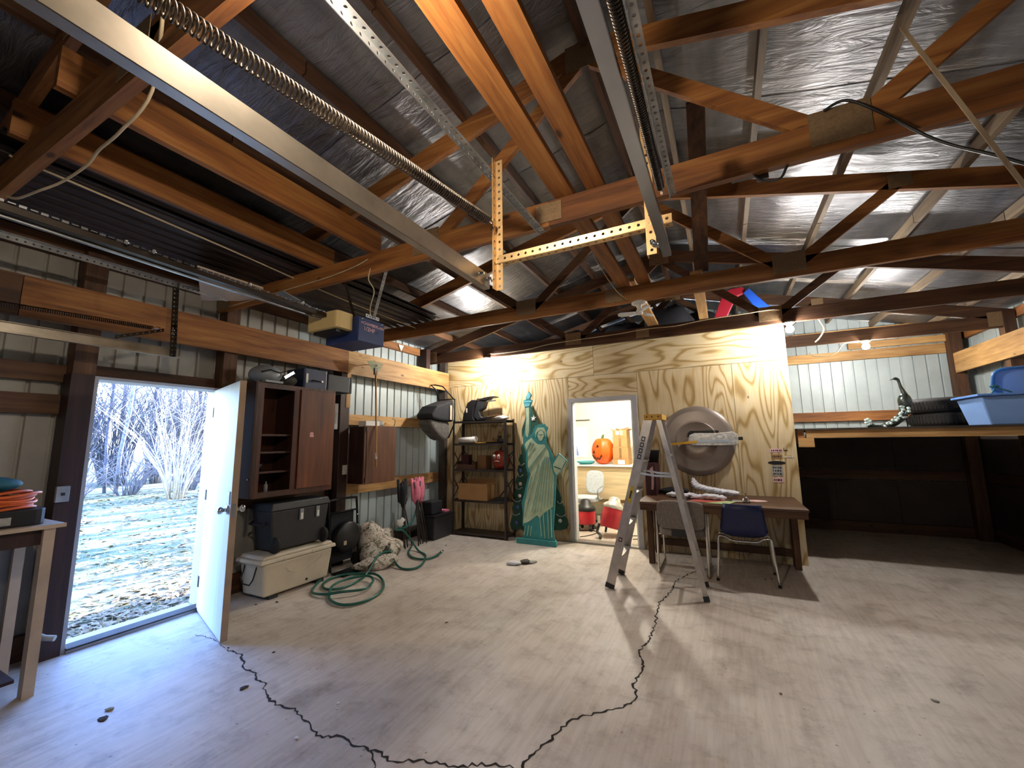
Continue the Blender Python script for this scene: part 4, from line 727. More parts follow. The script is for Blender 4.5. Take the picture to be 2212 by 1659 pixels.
tag(MB().bx(-3.70, -3.45, 5.63, 5.80, .557, .76).build('wood_offcut', 'pale_lumber_x'), 'pale wood offcut sticking up inside the cardboard box', 'wood'); tag(MB().bx(-3.22, -3.03, 5.64, 5.82, .551, .59).build('notebook', 'charcoal_plastic', bev=.003), 'dark flat notebook at the right of the fourth shelf', 'notebook')
# light switch on the plywood
t = thing('light_switch', 'white double switch plate on the plywood by the shelving unit', 'switch', (-3.01, 5.92, 1.15)); box('plate', 'white_plastic', t, -3.045, -2.975, 5.92, 5.929, 1.145, 1.285, bev=.002); box('toggle', 'white_plastic', t, -3.02, -3.0, 5.912, 5.92, 1.20, 1.23)
# ------------------------------------------------------------------ painted cutouts
STAT = [(-2.762, 0), (-2.172, 0), (-2.163, 0.058), (-2.206, 0.108), (-2.218, 0.228), (-2.206, 0.378), (-2.193, 0.557), (-2.178, 0.833), (-2.175, 0.945), (-2.113, 1.002), (-2.01, 1.171), (-2.128, 1.268), (-2.206, 1.197), (-2.265, 1.325), (-2.325, 1.411), (-2.320, 1.585), (-2.30, 1.63), (-2.315, 1.66), (-2.335, 1.665), (-2.345, 1.695), (-2.375, 1.685), (-2.393, 1.715), (-2.411, 1.686), (-2.455, 1.70), (-2.475, 1.67), (-2.505, 1.675), (-2.51, 1.64), (-2.53, 1.63), (-2.537, 1.589), (-2.554, 1.56), (-2.587, 1.531), (-2.585, 1.635), (-2.59, 1.799), (-2.587, 1.964), (-2.561, 2.023), (-2.552, 2.06), (-2.593, 2.085), (-2.567, 2.144), (-2.613, 2.2), (-2.659, 2.119), (-2.66, 2.074), (-2.702, 2.069), (-2.695, 2.022), (-2.674, 1.953), (-2.656, 1.801), (-2.668, 1.622), (-2.703, 1.518), (-2.697, 1.399), (-2.649, 1.281), (-2.645, 1.062), (-2.606, 0.962), (-2.676, 0.672), (-2.711, 0.556), (-2.689, 0.415), (-2.692, 0.246), (-2.66, 0.22), (-2.686, 0.106), (-2.703, 0.056), (-2.76, .05)]
sy = lambda v: 5.56 + .14*v/2.2                                      # leans back against the wall
def onst(lift=0): return lambda u, v: (u, sy(v)-lift, v)
t = thing('painted_cutout', 'tall green painted plywood cutout of a robed figure raising a torch', 'cutout', (-2.45, 5.57, 0))
MB().prism(STAT, onst(), (0, .022, 0)).build('panel', 'teal_paint', t)
ROBE = [(-2.68, .27), (-2.60, .30), (-2.54, .34), (-2.46, .40), (-2.42, .36), (-2.38, .42), (-2.22, .53), (-2.20, .84), (-2.20, .95), (-2.25, 1.12), (-2.29, 1.30), (-2.35, 1.395), (-2.46, 1.40), (-2.52, 1.45), (-2.56, 1.50), (-2.64, 1.44), (-2.67, 1.40), (-2.62, 1.27), (-2.61, 1.07), (-2.57, .97), (-2.62, .75), (-2.66, .55)]
MB().prism(ROBE, onst(.003), (0, .003, 0)).build('robe', 'pale_green_paint', t)
MB().prism([(-2.655, 1.53), (-2.66, 1.62), (-2.645, 1.80), (-2.66, 1.95), (-2.605, 1.955), (-2.60, 1.80), (-2.598, 1.60), (-2.62, 1.50)], onst(.003), (0, .003, 0)).build('arm', 'pale_green_paint', t)
MB().prism([(-2.69, 2.03), (-2.565, 2.03), (-2.56, 2.055), (-2.695, 2.06)], onst(.004), (0, .004, 0)).build('torch_rim', 'torch_blue', t); MB().prism([(-2.65, 2.085), (-2.60, 2.085), (-2.578, 2.14), (-2.613, 2.19), (-2.648, 2.12)], onst(.004), (0, .004, 0)).build('flame', 'torch_blue', t)
MB().prism([(-2.67, 1.965), (-2.60, 1.97), (-2.585, 2.02), (-2.68, 2.02)], onst(.004), (0, .004, 0)).build('torch_cup', 'torch_blue', t)
fc = MB().prism([(-2.41+.052*math.cos(a)*(1-.15*(math.sin(a) < -.3)), 1.525+.075*math.sin(a)) for a in [2*PI*k/18 for k in range(18)]], onst(.004), (0, .004, 0)).build('face', 'pale_green_paint', t)
for s in (-1, 1): MB().bar((-2.41+s*.012, sy(1.54)-.0045, 1.54), (-2.41+s*.034, sy(1.54)-.0045, 1.542), .002, .008).build('eye', 'dark_teal', fc)
MB().bar((-2.41, sy(1.54)-.0045, 1.545), (-2.404, sy(1.54)-.0045, 1.505), .002, .006).build('nose', 'dark_teal', fc); MB().bar((-2.425, sy(1.54)-.0045, 1.487), (-2.395, sy(1.54)-.0045, 1.487), .002, .007).build('mouth', 'dark_teal', fc)
MB().prism([(-2.50, 1.58), (-2.49, 1.50), (-2.475, 1.575), (-2.41, 1.612), (-2.35, 1.575), (-2.335, 1.50), (-2.325, 1.58), (-2.36, 1.645), (-2.46, 1.645)], onst(.0045), (0, .004, 0)).build('hair_band', 'pale_green_paint', t)
for x0, z0_, x1, z1_, wd in ((-2.63, .95, -2.38, 1.30, .012), (-2.60, 1.05, -2.33, 1.36, .010), (-2.61, .55, -2.44, 1.12, .014), (-2.54, .45, -2.38, 1.15, .016), (-2.50, .42, -2.36, 1.18, .010), (-2.45, .44, -2.34, 1.22, .014), (-2.40, .46, -2.31, 1.22, .012), (-2.35, .50, -2.28, 1.22, .014), (-2.30, .52, -2.255, 1.12, .012), (-2.255, .54, -2.225, 1.02, .012), (-2.65, .60, -2.55, .93, .012), (-2.62, 1.20, -2.50, 1.36, .010), (-2.64, 1.30, -2.57, 1.44, .010), (-2.59, 1.30, -2.53, 1.42, .008), (-2.66, .36, -2.58, .62, .012)):
    MB().bar((x0, sy(z0_)-.0045, z0_), (x1, sy(z1_)-.0045, z1_), .003, wd, (0, 1, 0)).build('fold_line', 'teal_paint', t)
for x0, x1, b0, b1 in ((-2.66, -2.64, .12, .24), (-2.61, -2.59, .11, .25), (-2.56, -2.545, .11, .25), (-2.39, -2.43, .12, .50), (-2.34, -2.37, .10, .50), (-2.28, -2.30, .10, .52), (-2.235, -2.25, .12, .50)):
    MB().bar((x0, sy(b0)-.004, b0), (x1, sy(b1)-.004, b1), .003, .028, (0, 1, 0)).build('hem_fold', 'pale_green_paint', t)
tb = MB().prism([(-2.127, 1.25), (-2.025, 1.168), (-2.115, 1.01), (-2.165, .965), (-2.205, 1.03), (-2.215, 1.115)], onst(.005), (0, .004, 0)).build('tablet', 'pale_green_paint', t)
MB().bar((-2.20, sy(1.08)-.0065, 1.085), (-2.095, sy(1.04)-.0065, 1.05), .002, .014).build('tablet_band', 'dark_teal', tb)
MB().bx(-2.775, -2.16, 5.53, 5.56, 0, .075).build('base_bar', 'teal_paint', t, bev=.004)
TREE = [(-2.693, 2.05), (-2.62, 1.90), (-2.537, 1.731), (-2.50, 1.60), (-2.42, 1.40), (-2.36, 1.2), (-2.30, 1.0), (-2.25, .763), (-2.215, .70), (-2.19, .62), (-2.195, .56), (-2.15, .50), (-2.138, .43), (-2.15, .37), (-2.10, .32), (-2.085, .25), (-2.115, .195), (-2.2, .17), (-2.301, .16), (-2.45, .12), (-2.789, .09), (-2.85, .14), (-2.93, .11), (-3.01, .12), (-3.03, .19), (-3.0, .30), (-2.955, .36), (-2.995, .43), (-2.965, .51), (-2.92, .56), (-2.955, .63), (-2.94, .70), (-2.895, .75), (-2.93, .82), (-2.915, .89), (-2.875, .93), (-2.905, 1.0), (-2.885, 1.07), (-2.85, 1.10), (-2.88, 1.16), (-2.86, 1.23), (-2.82, 1.26), (-2.84, 1.34), (-2.815, 1.40), (-2.78, 1.44), (-2.815, 1.53), (-2.82, 1.63), (-2.76, 1.80)]
t = thing('tree_cutout', 'dark green painted tree cutout with ornaments behind the robed figure', 'cutout', (-2.6, 5.85, .08)); MB().prism(TREE, lambda u, v: (u, 5.83+.05*v/2, v), (0, .02, 0)).build('panel', 'tree_green', t)
MB().bx(-2.72, -2.60, 5.835, 5.85, 0, .12).build('stand', 'brown_lumber_z', t)
for (a, b, zz) in ((-3.0, -2.86, .33), (-2.97, -2.84, .53), (-2.94, -2.82, .72), (-2.91, -2.80, .91), (-2.88, -2.78, 1.08), (-2.27, -2.13, .36), (-2.25, -2.17, .54)):
    y = 5.826+.05*zz/2; MB().tube([(a, y, zz+.03), ((a*2+b)/3, y, zz), ((a+2*b)/3, y, zz), (b, y, zz+.03)], .006, 6).build('garland', 'rag_grey', t)
for (a, zz, mt) in ((-2.92, .22, 'ornament_blue'), (-2.90, .45, 'ornament_blue'), (-2.85, 1.0, 'ornament_blue'), (-2.86, .62, 'paper'), (-2.85, .80, 'pink_paper'), (-2.62, 1.78, 'paper'), (-2.21, .30, 'paper')):
    y = 5.826+.05*zz/2; MB().lathe([(0, 0), (.028, 0), (.024, -.006), (0, -.008)], (a, y, zz), (0, 1, 0), 14).build('ornament', mt, t)
y = 5.826+.045; MB().prism([(-2.615+(.05 if k % 2 == 0 else .02)*math.sin(2*PI*k/10), 1.80+(.05 if k % 2 == 0 else .02)*math.cos(2*PI*k/10)) for k in range(10)], lambda u, v: (u, y, v), (0, -.004, 0)).build('star', 'paper', t)
# ------------------------------------------------------------------ round dish on the plywood
t = thing('round_dish', 'big round grey metal dish hung on the plywood above the desk', 'dish', (-.32, 5.93, .99)); C_ = (-.32, 5.929, 1.43)
MB().lathe([(.30, 0), (.43, .006), (.447, .02), (.445, .04), (.425, .055), (.385, .07), (.375, .0715), (.26, .075), (.245, .076), (.241, .082), (.236, .082), (.232, .075), (.10, .076), (0, .076)], C_, (0, -1, 0), 64).build('disc', 'dish_grey', t)
MB().prism([(-.42, 1.53), (-.39, 1.555), (-.06, 1.555), (-.06, 1.50), (-.43, 1.47)], lambda u, v: (u, 5.854, v), (0, -.006, 0)).build('slot_edge', 'black_paint', t)
t = thing('wrapped_bar', 'silver bar in clear plastic wrap across the round dish', 'bar', (-.14, 5.80, 1.36))
MB().prism([(-.42, 1.42), (-.40, 1.50), (-.34, 1.525), (-.1, 1.52), (.10, 1.535), (.15, 1.50), (.145, 1.38), (.10, 1.365), (-.36, 1.365), (-.40, 1.38)], lambda u, v: (u, 5.838, v), (0, -.045, 0)).build('wrapping', 'plastic_wrap', t, bev=.01)
MB().bx(-.38, .08, 5.79, 5.792, 1.40, 1.44).build('bar', 'bright_metal', t); MB().bx(.15, .20, 5.805, 5.835, 1.43, 1.47).build('end_cap', 'black_plastic', t, bev=.004); MB().prism([(-.70, 1.365), (-.31, 1.40), (-.31, 1.43), (-.70, 1.395)], lambda u, v: (u, 5.80, v), (0, -.012, 0)).build('tape_strip', 'yellow_plastic', t)
# stickers on the plywood
def sticker(name, label, x0, x1, z0, z1, mat, lines, lm='sticker_dark'):
    t = thing(name, label, 'sticker', ((x0+x1)/2, 5.929, z0), 'stickers on the plywood'); MB().bx(x0, x1, 5.9275, 5.9295, z0, z1).build('sheet', mat, t); R = random.Random(int(x0*1000+z0*100))
    for k in range(lines):
        zc = z1-(k+.7)*(z1-z0)/(lines+.4); x = x0+.012
        while x < x1-.02: w_ = R.uniform(.008, .022); MB().bx(x, min(x+w_, x1-.008), 5.9268, 5.9274, zc-.3*(z1-z0)/(lines+.4), zc+.25*(z1-z0)/(lines+.4)).build('print_mark', lm, t); x += w_+R.uniform(.004, .012)
sticker('wall_sticker', 'pinkish rectangular sticker, topmost on the plywood at the right', .478, .605, 1.278, 1.325, 'pink_paper', 1, 'maroon'); sticker('wall_sticker', 'dark lettered sticker between the pink one and the black oval', .485, .60, 1.205, 1.255, 'cardboard', 1)
sticker('wall_sticker', 'tall grey printed sticker under the black oval', .478, .592, 1.0, 1.125, 'rag_grey', 3); sticker('wall_sticker', 'pale sticker at the bottom of the column on the plywood', .482, .592, .925, .985, 'pink_paper', 1, 'maroon')
tag(MB().prism([(.536+.092*math.cos(2*PI*k/28), 1.155+.022*math.sin(2*PI*k/28)) for k in range(28)], lambda u, v: (u, 5.9295, v), (0, -.002, 0)).build('oval_sticker', 'black_paint'), 'black oval sticker on the plywood at the right', 'sticker', 'stickers on the plywood')
sticker('wall_sticker', 'small pale lettering strip right of the sticker column', .615, .715, 1.215, 1.24, 'plywood_v', 1, 'paper')
tag(MB().tube([(.625, 5.928, 1.335), (.618, 5.928, 1.305), (.66, 5.928, 1.305)], .004, 5).build('pencil_mark', 'black_paint'), 'black angle mark drawn on the plywood beside the pink sticker', 'mark')
# ------------------------------------------------------------------ step ladder
t = thing('step_ladder', 'aluminium step ladder with yellow top standing open before the desk', 'ladder', (-.69, 4.5, 0))
FT = [(-1.12, 4.27), (-1.12, 4.76)]; TP = [(-.672, 4.33), (-.672, 4.65)]; BT = [(-.245, 4.29), (-.265, 4.72)]; BP = [(-.575, 4.34), (-.575, 4.64)]; zt_ = 1.655
for k in (0, 1):
    p, q = Vector((*FT[k], 0)), Vector((*TP[k], zt_)); s = 1 if k == 0 else -1; d = (q-p).normalized()
    rl = MB().bar(p, q, .006, .066, (0, s, 0)) if False else MB().bar(p, q, .084, .006, (0, 1, 0)); rl.bar(p+Vector((.042, s*.012, .0)), q+Vector((.042, s*.012, 0)), .004, .022, (0, 1, 0)); rl.bar(p+Vector((-.042, s*.012, 0)), q+Vector((-.042, s*.012, 0)), .004, .022, (0, 1, 0)); ro = rl.build('rail', 'aluminium', t)
    MB().bar(p+Vector((0, 0, .004)), p+d*.05, .09, .012, (0, 1, 0)).build('foot', 'charcoal_plastic', ro)
    p2, q2 = Vector((*BT[k], 0)), Vector((*BP[k], zt_)); ro2 = MB().bar(p2, q2, .044, .018, (0, 1, 0)).build('rail', 'aluminium', t); d2_ = (q2-p2).normalized(); MB().bar(p2+Vector((0, 0, .004)), p2+d2_*.05, .05, .024, (0, 1, 0)).build('foot', 'charcoal_plastic', ro2)
    if k == 0:
        e = (0, 1, 0)
        def stick(f, L, wd, mt, nm, yo=-.006):
            c = p.lerp(q, f); o = MB().bar(c-d*L/2+Vector((0, yo, 0)), c+d*L/2+Vector((0, yo, 0)), wd, .002, e).build(nm, mt, ro); return c
        for j in range(4): stick(.775+.035*j, .048, .036, 'sticker_dark', 'warning_label'); 
        for j in range(4): stick(.775+.035*j, .026, .020, 'aluminium', 'warning_icon', -.0075)
        stick(.55, .17, .034, 'sticker_yellow', 'caution_label'); stick(.55, .08, .016, 'sticker_dark', 'caution_print', -.0075); stick(.285, .04, .034, 'maroon', 'maker_label'); stick(.285, .018, .018, 'pink_paper', 'maker_print', -.0075)
        c = p.lerp(q, .335); text_on('lettering', 'Davidson', .036, c+Vector((.012, -.0065, 0)), d, Vector((-d.z, 0, d.x)), 'pink_paper', ro, .0005)
for f in (.19, .375, .56, .745):
    a = Vector((*FT[0], 0)).lerp(Vector((*TP[0], zt_)), f); b = Vector((*FT[1], 0)).lerp(Vector((*TP[1], zt_)), f); MB().bar(a+Vector((.01, .005, 0)), b+Vector((.01, -.005, 0)), .085, .006).bar(a+Vector((-.03, .005, -.012)), b+Vector((-.03, -.005, -.012)), .004, .024).build('step', 'aluminium', t)
for f in (.2, .5, .78):
    a = Vector((*BT[0], 0)).lerp(Vector((*BP[0], zt_)), f); b = Vector((*BT[1], 0)).lerp(Vector((*BP[1], zt_)), f); MB().bar(a, b, .022, .022).build('rear_brace', 'aluminium', t)
for k in (0, 1):
    a = Vector((*FT[k], 0)).lerp(Vector((*TP[k], zt_)), .68); b = Vector((*BT[k], 0)).lerp(Vector((*BP[k], zt_)), .66); mid = (a+b)/2+Vector((0, 0, -.01)); MB().bar(a, mid, .004, .02).bar(mid, b, .004, .02).build('spreader', 'bright_metal', t)
MB().rbx(-.715, -.535, 4.31, 4.67, 1.645, 1.70, .02).build('top_cap', 'yellow_plastic', t, bev=.004)
for x in (-.68, -.63, -.57): MB().lathe([(0, 0), (.007, 0), (.007, .004), (0, .005)], (x, 4.31, 1.675), (0, -1, 0), 8).build('rivet', 'dark_track', t)
# ------------------------------------------------------------------ desk and chairs
t = thing('work_desk', 'long brown-topped workbench desk built against the plywood', 'desk', (-.13, 5.4, 0))
MB().bx(-.93, .675, 4.93, 5.925, .735, .76).build('top', 'desk_top', t, bev=.004); MB().bx(-.91, .665, 4.95, 4.985, .665, .734).build('apron', 'brown_lumber_x', t); MB().bx(-.91, -.87, 4.99, 5.92, .665, .734).build('apron', 'lumber_y', t); MB().bx(.625, .665, 4.99, 5.92, .665, .734).build('apron', 'lumber_y', t)
for x, y in ((-.90, 5.82), (.60, 5.82), (-.90, 5.30), (.60, 5.70)): MB().bx(x, x+.06, y, y+.09, 0, .734).build('leg', 'brown_lumber_z', t)
MB().bx(-.84, .60, 5.86, 5.90, .10, .18).build('stretcher', 'brown_lumber_x', t)
t = thing('office_chair', 'grey upholstered chair with chrome sled legs pushed under the desk', 'chair', (-.49, 5.15, 0)); gx0, gx1 = -.745, -.245
bk = MB(Matrix.Translation((-.49, 4.93, .63)) @ Matrix.Rotation(.14, 4, 'X')).prism([(.24*(1 if abs(math.cos(a)) < 1e-9 else math.copysign(abs(math.cos(a))**.35, math.cos(a))), .155*math.copysign(abs(math.sin(a))**.35, math.sin(a))) for a in [2*PI*(k+.5)/28 for k in range(28)]], lambda u, v: (u, 0, v), (0, .055, 0)); bk.build('backrest', 'fabric_grey', t, bev=.015)
MB().rbx(-.73, -.26, 4.98, 5.44, .40, .485, .10, 5).build('seat', 'fabric_grey', t, bev=.02); MB().bar((-.49, 4.97, .40), (-.49, 4.955, .55), .20, .015, (0, 1, 0)).build('back_bracket', 'black_plastic', t)
for x in (gx0, gx1):
    MB().tube(smooth_path([(x, 5.0, .70), (x, 4.99, .40), (x, 4.985, .05), (x, 5.0, .014), (x, 5.05, .012), (x, 5.45, .012), (x, 5.50, .02), (x, 5.50, .08), (x, 5.46, .62), (x, 5.42, .66), (x, 5.2, .66), (x, 5.02, .68)], 4), .011, 8).build('frame_tube', 'chrome', t)
    MB().bar((x, 5.05, .685), (x, 5.42, .685), .045, .022).build('arm_pad', 'black_plastic', t); MB().tube([(x, 5.12, .39), (-.49 + (.18 if x > -.49 else -.18), 5.12, .395)], .01, 8).build('seat_rail', 'chrome', t)
t = thing('side_chair', 'navy blue plastic shell chair with chrome legs at the desk', 'chair', (.10, 5.15, 0))
cv = []; nu_ = 12; prof = [(5.30, .44), (5.22, .425), (5.10, .425), (5.02, .44), (4.965, .48), (4.935, .55), (4.91, .63), (4.885, .71), (4.87, .785)]
wds = [.40, .41, .42, .42, .43, .425, .40, .375, .35]
for (yy2, zz2), wv in zip(prof, wds):
    for k in range(nu_+1): u = -1+2*k/nu_; cv.append((.105+u*wv/2, yy2+.05*abs(u)**2.2*(1 if zz2 > .5 else 0), zz2+.035*abs(u)**3*(1 if zz2 < .5 else 0)))
m = MB().add(cv, [(i*(nu_+1)+k, i*(nu_+1)+k+1, (i+1)*(nu_+1)+k+1, (i+1)*(nu_+1)+k) for i in range(len(prof)-1) for k in range(nu_)], True); o = m.build('shell', 'chair_blue', t); md = o.modifiers.new('thick', 'SOLIDIFY'); md.thickness = .012
MB().tube(smooth_path([(-.165, 4.97, .006), (-.145, 4.985, .25), (-.135, 5.0, .42), (-.11, 5.005, .445), (-.05, 5.01, .43), (0, 5.01, .405), (.21, 5.01, .405), (.26, 5.01, .43), (.32, 5.005, .445), (.345, 5.0, .42), (.355, 4.985, .25), (.375, 4.97, .006)], 4), .0105, 8).build('rear_legs', 'chrome', t)
MB().tube(smooth_path([(-.165, 5.42, .006), (-.145, 5.38, .25), (-.13, 5.30, .41), (-.08, 5.27, .415), (.1, 5.27, .40), (.29, 5.27, .415), (.34, 5.30, .41), (.355, 5.38, .25), (.375, 5.42, .006)], 4), .0105, 8).build('front_legs', 'chrome', t)
for x, y in ((-.165, 4.97), (.375, 4.97), (-.165, 5.42), (.375, 5.42)): MB().lathe([(.014, 0), (.015, .02), (.011, .025)], (x, y, 0), (0, 0, 1), 10).build('foot_cap', 'black_rubber', t)
# on the desk
t = thing('storage_bin', 'maroon upright box with a pale picture at the left end of the desk', 'box', (-.98, 5.6, .76)); MB().bx(-.925, -.80, 5.50, 5.88, .761, 1.16).build('body', 'maroon', t, bev=.004); MB().prism([(-.86, .83), (-.85, .98), (-.87, 1.08), (-.83, 1.12), (-.82, 1.02), (-.825, .90), (-.835, .83)], lambda u, v: (u, 5.4985, v), (0, -.001, 0)).build('print', 'pink_paper', t)
t = tag(MB().lathe([(.0, 0), (.085, 0), (.10, .14), (.108, .145), (.108, .155), (.09, .155), (.08, .02), (0, .02)], (-.86, 5.66, 1.161), (0, 0, 1), 24).build('waste_bin', 'black_plastic'), 'black plastic bucket standing on the maroon box', 'bucket')
tag(MB().ell((-.62, 5.72, .80), (.19, .10, .045), 18, 10, .06, 21).build('dark_cloth', 'black_fabric'), 'dark folded cloth on the desk behind the grey chair', 'cloth')
def sheet(name, label, pts, zt, mat, cat='paper'): return tag(MB().prism(pts, lambda u, v: (u, v, zt), (0, 0, .003)).build(name, mat), label, cat)
sheet('red_sheet', 'red sheet lying on the desk under the white rags', [(-.42, 5.12), (-.10, 5.10), (-.04, 5.32), (-.36, 5.36)], .761, 'red_paper'); sheet('green_sheet', 'pale green sheet on the desk behind the blue chair', [(-.25, 5.0), (-.02, 5.0), (.06, 5.22), (-.03, 5.26)], .765, 'green_paper'); sheet('pink_disc', 'round pink card at the right of the bell', [(.27+.10*math.cos(2*PI*k/20), 5.42+.07*math.sin(2*PI*k/20)) for k in range(20)], .761, 'pink_paper', 'card'); sheet('white_card', 'clear white packet left of the bell', [(.02, 5.22), (.12, 5.22), (.13, 5.36), (.03, 5.38)], .766, 'plastic_wrap', 'packet')
m = MB(); R = random.Random(5)
for k in range(9): m.ell((-.60+k*.062, 5.40-.008*k+R.uniform(-.03, .03), .785+R.uniform(0, .015)), (.07, .06, .026), 18, 10, .16, 60+k, R.uniform(0, 3))
tag(m.build('white_rag', 'rag_white'), 'bunched white rag lying on the desk', 'rag')
m = MB(); pp = smooth_path([(-.38, 5.62, .97), (-.37, 5.6, .93), (-.34, 5.58, .885), (-.24, 5.56, .86), (-.13, 5.55, .84), (-.05, 5.54, .83), (.05, 5.56, .82)], 3)
for k, p_ in enumerate(pp): r_ = .012+.026*min(1, k/7); m.ell(p_, (r_*1.5, r_*1.3, r_*.75), 14, 8, .16, 80+k, k)
tag(m.build('white_glove', 'rag_white'), 'white glove propped upright on the rags on the desk', 'glove')
t = thing('desk_bell', 'small shiny bell standing on the desk', 'bell', (.155, 5.26, .76)); MB().lathe([(.042, .002), (.04, .012), (.034, .03), (.02, .052), (.006, .06), (0, .06)], (.155, 5.26, .764), (0, 0, 1), 22).build('dome', 'chrome', t); MB().lathe([(.006, 0), (.005, .02), (.013, .028), (.012, .04), (0, .045)], (.155, 5.26, .823), (0, 0, 1), 12).build('knob', 'chrome', t); MB().lathe([(.048, 0), (.048, .003)], (.155, 5.26, .761), (0, 0, 1), 22).build('base', 'black_metal', t)
# ------------------------------------------------------------------ loft platform at the right
t = thing('loft_platform', 'timber loft platform fixed between the plywood and the right wall', 'platform', (1.95, 7.1, 1.44))
MB().bx(.86, 3.05, 5.93, 5.97, 1.445, 1.535).build('front_joist', 'pale_lumber_x', t)
for x in (1.3, 1.9, 2.5): MB().bx(x, x+.04, 5.972, 8.36, 1.445, 1.535).build('joist', 'brown_lumber_y', t)
for k in range(5): MB().bx(.775, 3.05, 5.915+k*.49, 5.915+(k+1)*.49-.004, 1.536, 1.556).build('deck_board', 'grime_wood', t)
MB().bx(.775, .84, 5.94, 6.2, 1.38, 1.535).build('ledger', 'lumber_y', t); MB().bx(.775, .93, 5.93, 5.97, 1.34, 1.444).build('corbel', 'pale_lumber_x', t)
tire = [(.16, 0), (.20, -.015), (.25, -.02), (.285, -.005), (.303, .025), (.31, .065), (.31, .105), (.303, .145), (.285, .175), (.25, .19), (.20, .185), (.16, .17), (.18, .15), (.25, .14), (.27, .085), (.25, .03), (.18, .02), (.16, 0)]
for k, (lb, c, ax) in enumerate((('lower black tyre of the pair lying on the loft platform', (2.44, 7.03, 1.575), (0, 0, 1)), ('upper black tyre tilted on top of the other on the loft platform', (2.38, 7.03, 1.757), (-.03, -.02, 1)))):
    tire_ = [(r*1.03, h*.85) for r, h in tire]; t = thing('tyre', lb, 'tyre', c, 'tyres on the loft'); MB().lathe(tire_, c, ax, 40).build('carcass', 'tyre', t)
    tr = MB(); A = Vector(ax).normalized(); e = A.cross(Vector((0, 1, 0))).normalized(); g2 = A.cross(e)
    for j in range(60): a = 2*PI*j/60; d = e*math.cos(a)+g2*math.sin(a); tr.bar(Vector(c)+d*.319+A*.025, Vector(c)+d*.319+A*.12, .018, .006, d)
    tr.build('tread', 'tyre', t)
t = thing('storage_tote', 'light blue plastic tote on the loft platform at the right edge', 'tote', (2.75, 6.35, 1.556)); MB().taper((2.50, 3.0, 6.15, 6.60, 1.557), (2.44, 3.05, 6.11, 6.64, 1.86)).build('tub', 'tote_blue', t, bev=.012)
MB().bx(2.405, 3.06, 6.08, 6.67, 1.861, 1.885).build('rim', 'tote_rim', t, bev=.006); lm = MB(Matrix.Translation((2.98, 6.5, 1.89)) @ Matrix.Rotation(.35, 4, 'X')); t2_ = thing('tote_lid', 'blue tote lid standing up behind the light blue tote', 'lid', (2.98, 6.5, 1.886))
lm.prism([(.30*math.copysign(abs(math.cos(a))**.45, math.cos(a)), .15+.15*math.copysign(abs(math.sin(a))**.45, math.sin(a))) for a in [2*PI*(k+.5)/24 for k in range(24)]], lambda u, v: (u, 0, v), (0, .02, 0)).build('panel', 'tote_blue', t2_)
MB(Matrix.Translation((2.98, 6.48, 1.89)) @ Matrix.Rotation(.35, 4, 'X')).tube([(.30*math.copysign(abs(math.cos(a))**.45, math.cos(a)), .005, .15+.15*math.copysign(abs(math.sin(a))**.45, math.sin(a))) for a in [2*PI*(k+.5)/24 for k in range(24)]], .016, 6, True).build('rim', 'lid_blue', t2_)
t = thing('coat_hook', 'dark forked handle sticking out of the light blue tote', 'handle', (2.62, 6.2, 1.88)); MB().tube([(2.545, 6.2, 1.86), (2.60, 6.2, 1.955), (2.70, 6.2, 1.90), (2.74, 6.2, 1.86)], .010, 6).build('fork', 'dark_teal', t); MB().ell((2.59, 6.2, 1.965), (.04, .02, .018), 12, 8).build('grip', 'dark_teal', t)
t = thing('peacock_statue', 'metal peacock sculpture with a pale scaly tail on the loft platform', 'sculpture', (1.84, 6.3, 1.556))
MB().tube(smooth_path([(1.795, 6.3, 2.112), (1.82, 6.3, 2.122), (1.85, 6.3, 2.11), (1.86, 6.3, 2.07), (1.868, 6.3, 2.02), (1.885, 6.3, 1.965), (1.895, 6.3, 1.93)], 3), [.006, .009, .012, .015, .018, .017, .016, .015, .014, .014, .014, .015, .016, .018, .02, .022, .024, .028, .03][:19], 10).build('neck', 'peacock_dark', t)
MB().ell((1.885, 6.3, 1.85), (.065, .06, .095), 18, 12, .03, 2).build('body', 'peacock_dark', t); MB().tube([(1.80, 6.3, 2.113), (1.775, 6.3, 2.105)], [.007, .001], 6).build('beak', 'peacock_dark', t)
R = random.Random(4)
for k in range(34):
    u = k/33; cx = 1.875-.02*u-.17*u**2.2; cz = 1.79-.21*u**.9; wv = .055*(1-.35*u); q = R.uniform(-1, 1); MB().lathe([(0, 0), (.018, .001), (.014, .006), (0, .008)], (cx+q*wv*.8, 6.262-.012*R.random(), cz+R.uniform(-.01, .01)), (R.uniform(-.3, .3), -1, .35), 8).build('tail_feather', 'peacock_tail', t)
MB().tube(smooth_path([(1.87, 6.3, 1.78), (1.85, 6.29, 1.70), (1.78, 6.285, 1.62), (1.68, 6.28, 1.575), (1.58, 6.28, 1.575), (1.52, 6.28, 1.60)], 3), [.045]*5+[.04]*5+[.02]*3+[.03, .035, .03], 8).build('tail_base', 'peacock_dark', t)
for k in range(8): MB().lathe([(0, 0), (.02, .001), (.015, .006), (0, .008)], (1.50+.02*(k % 3), 6.25, 1.585+.014*k*.7), (R.uniform(-.4, .4), -1, .4), 8).build('tail_feather', 'peacock_tail', t)
for s in (-.02, .03): MB().tube([(1.90+s, 6.31, 1.79), (1.905+s, 6.31, 1.557)], .006, 6).build('leg', 'peacock_dark', t)
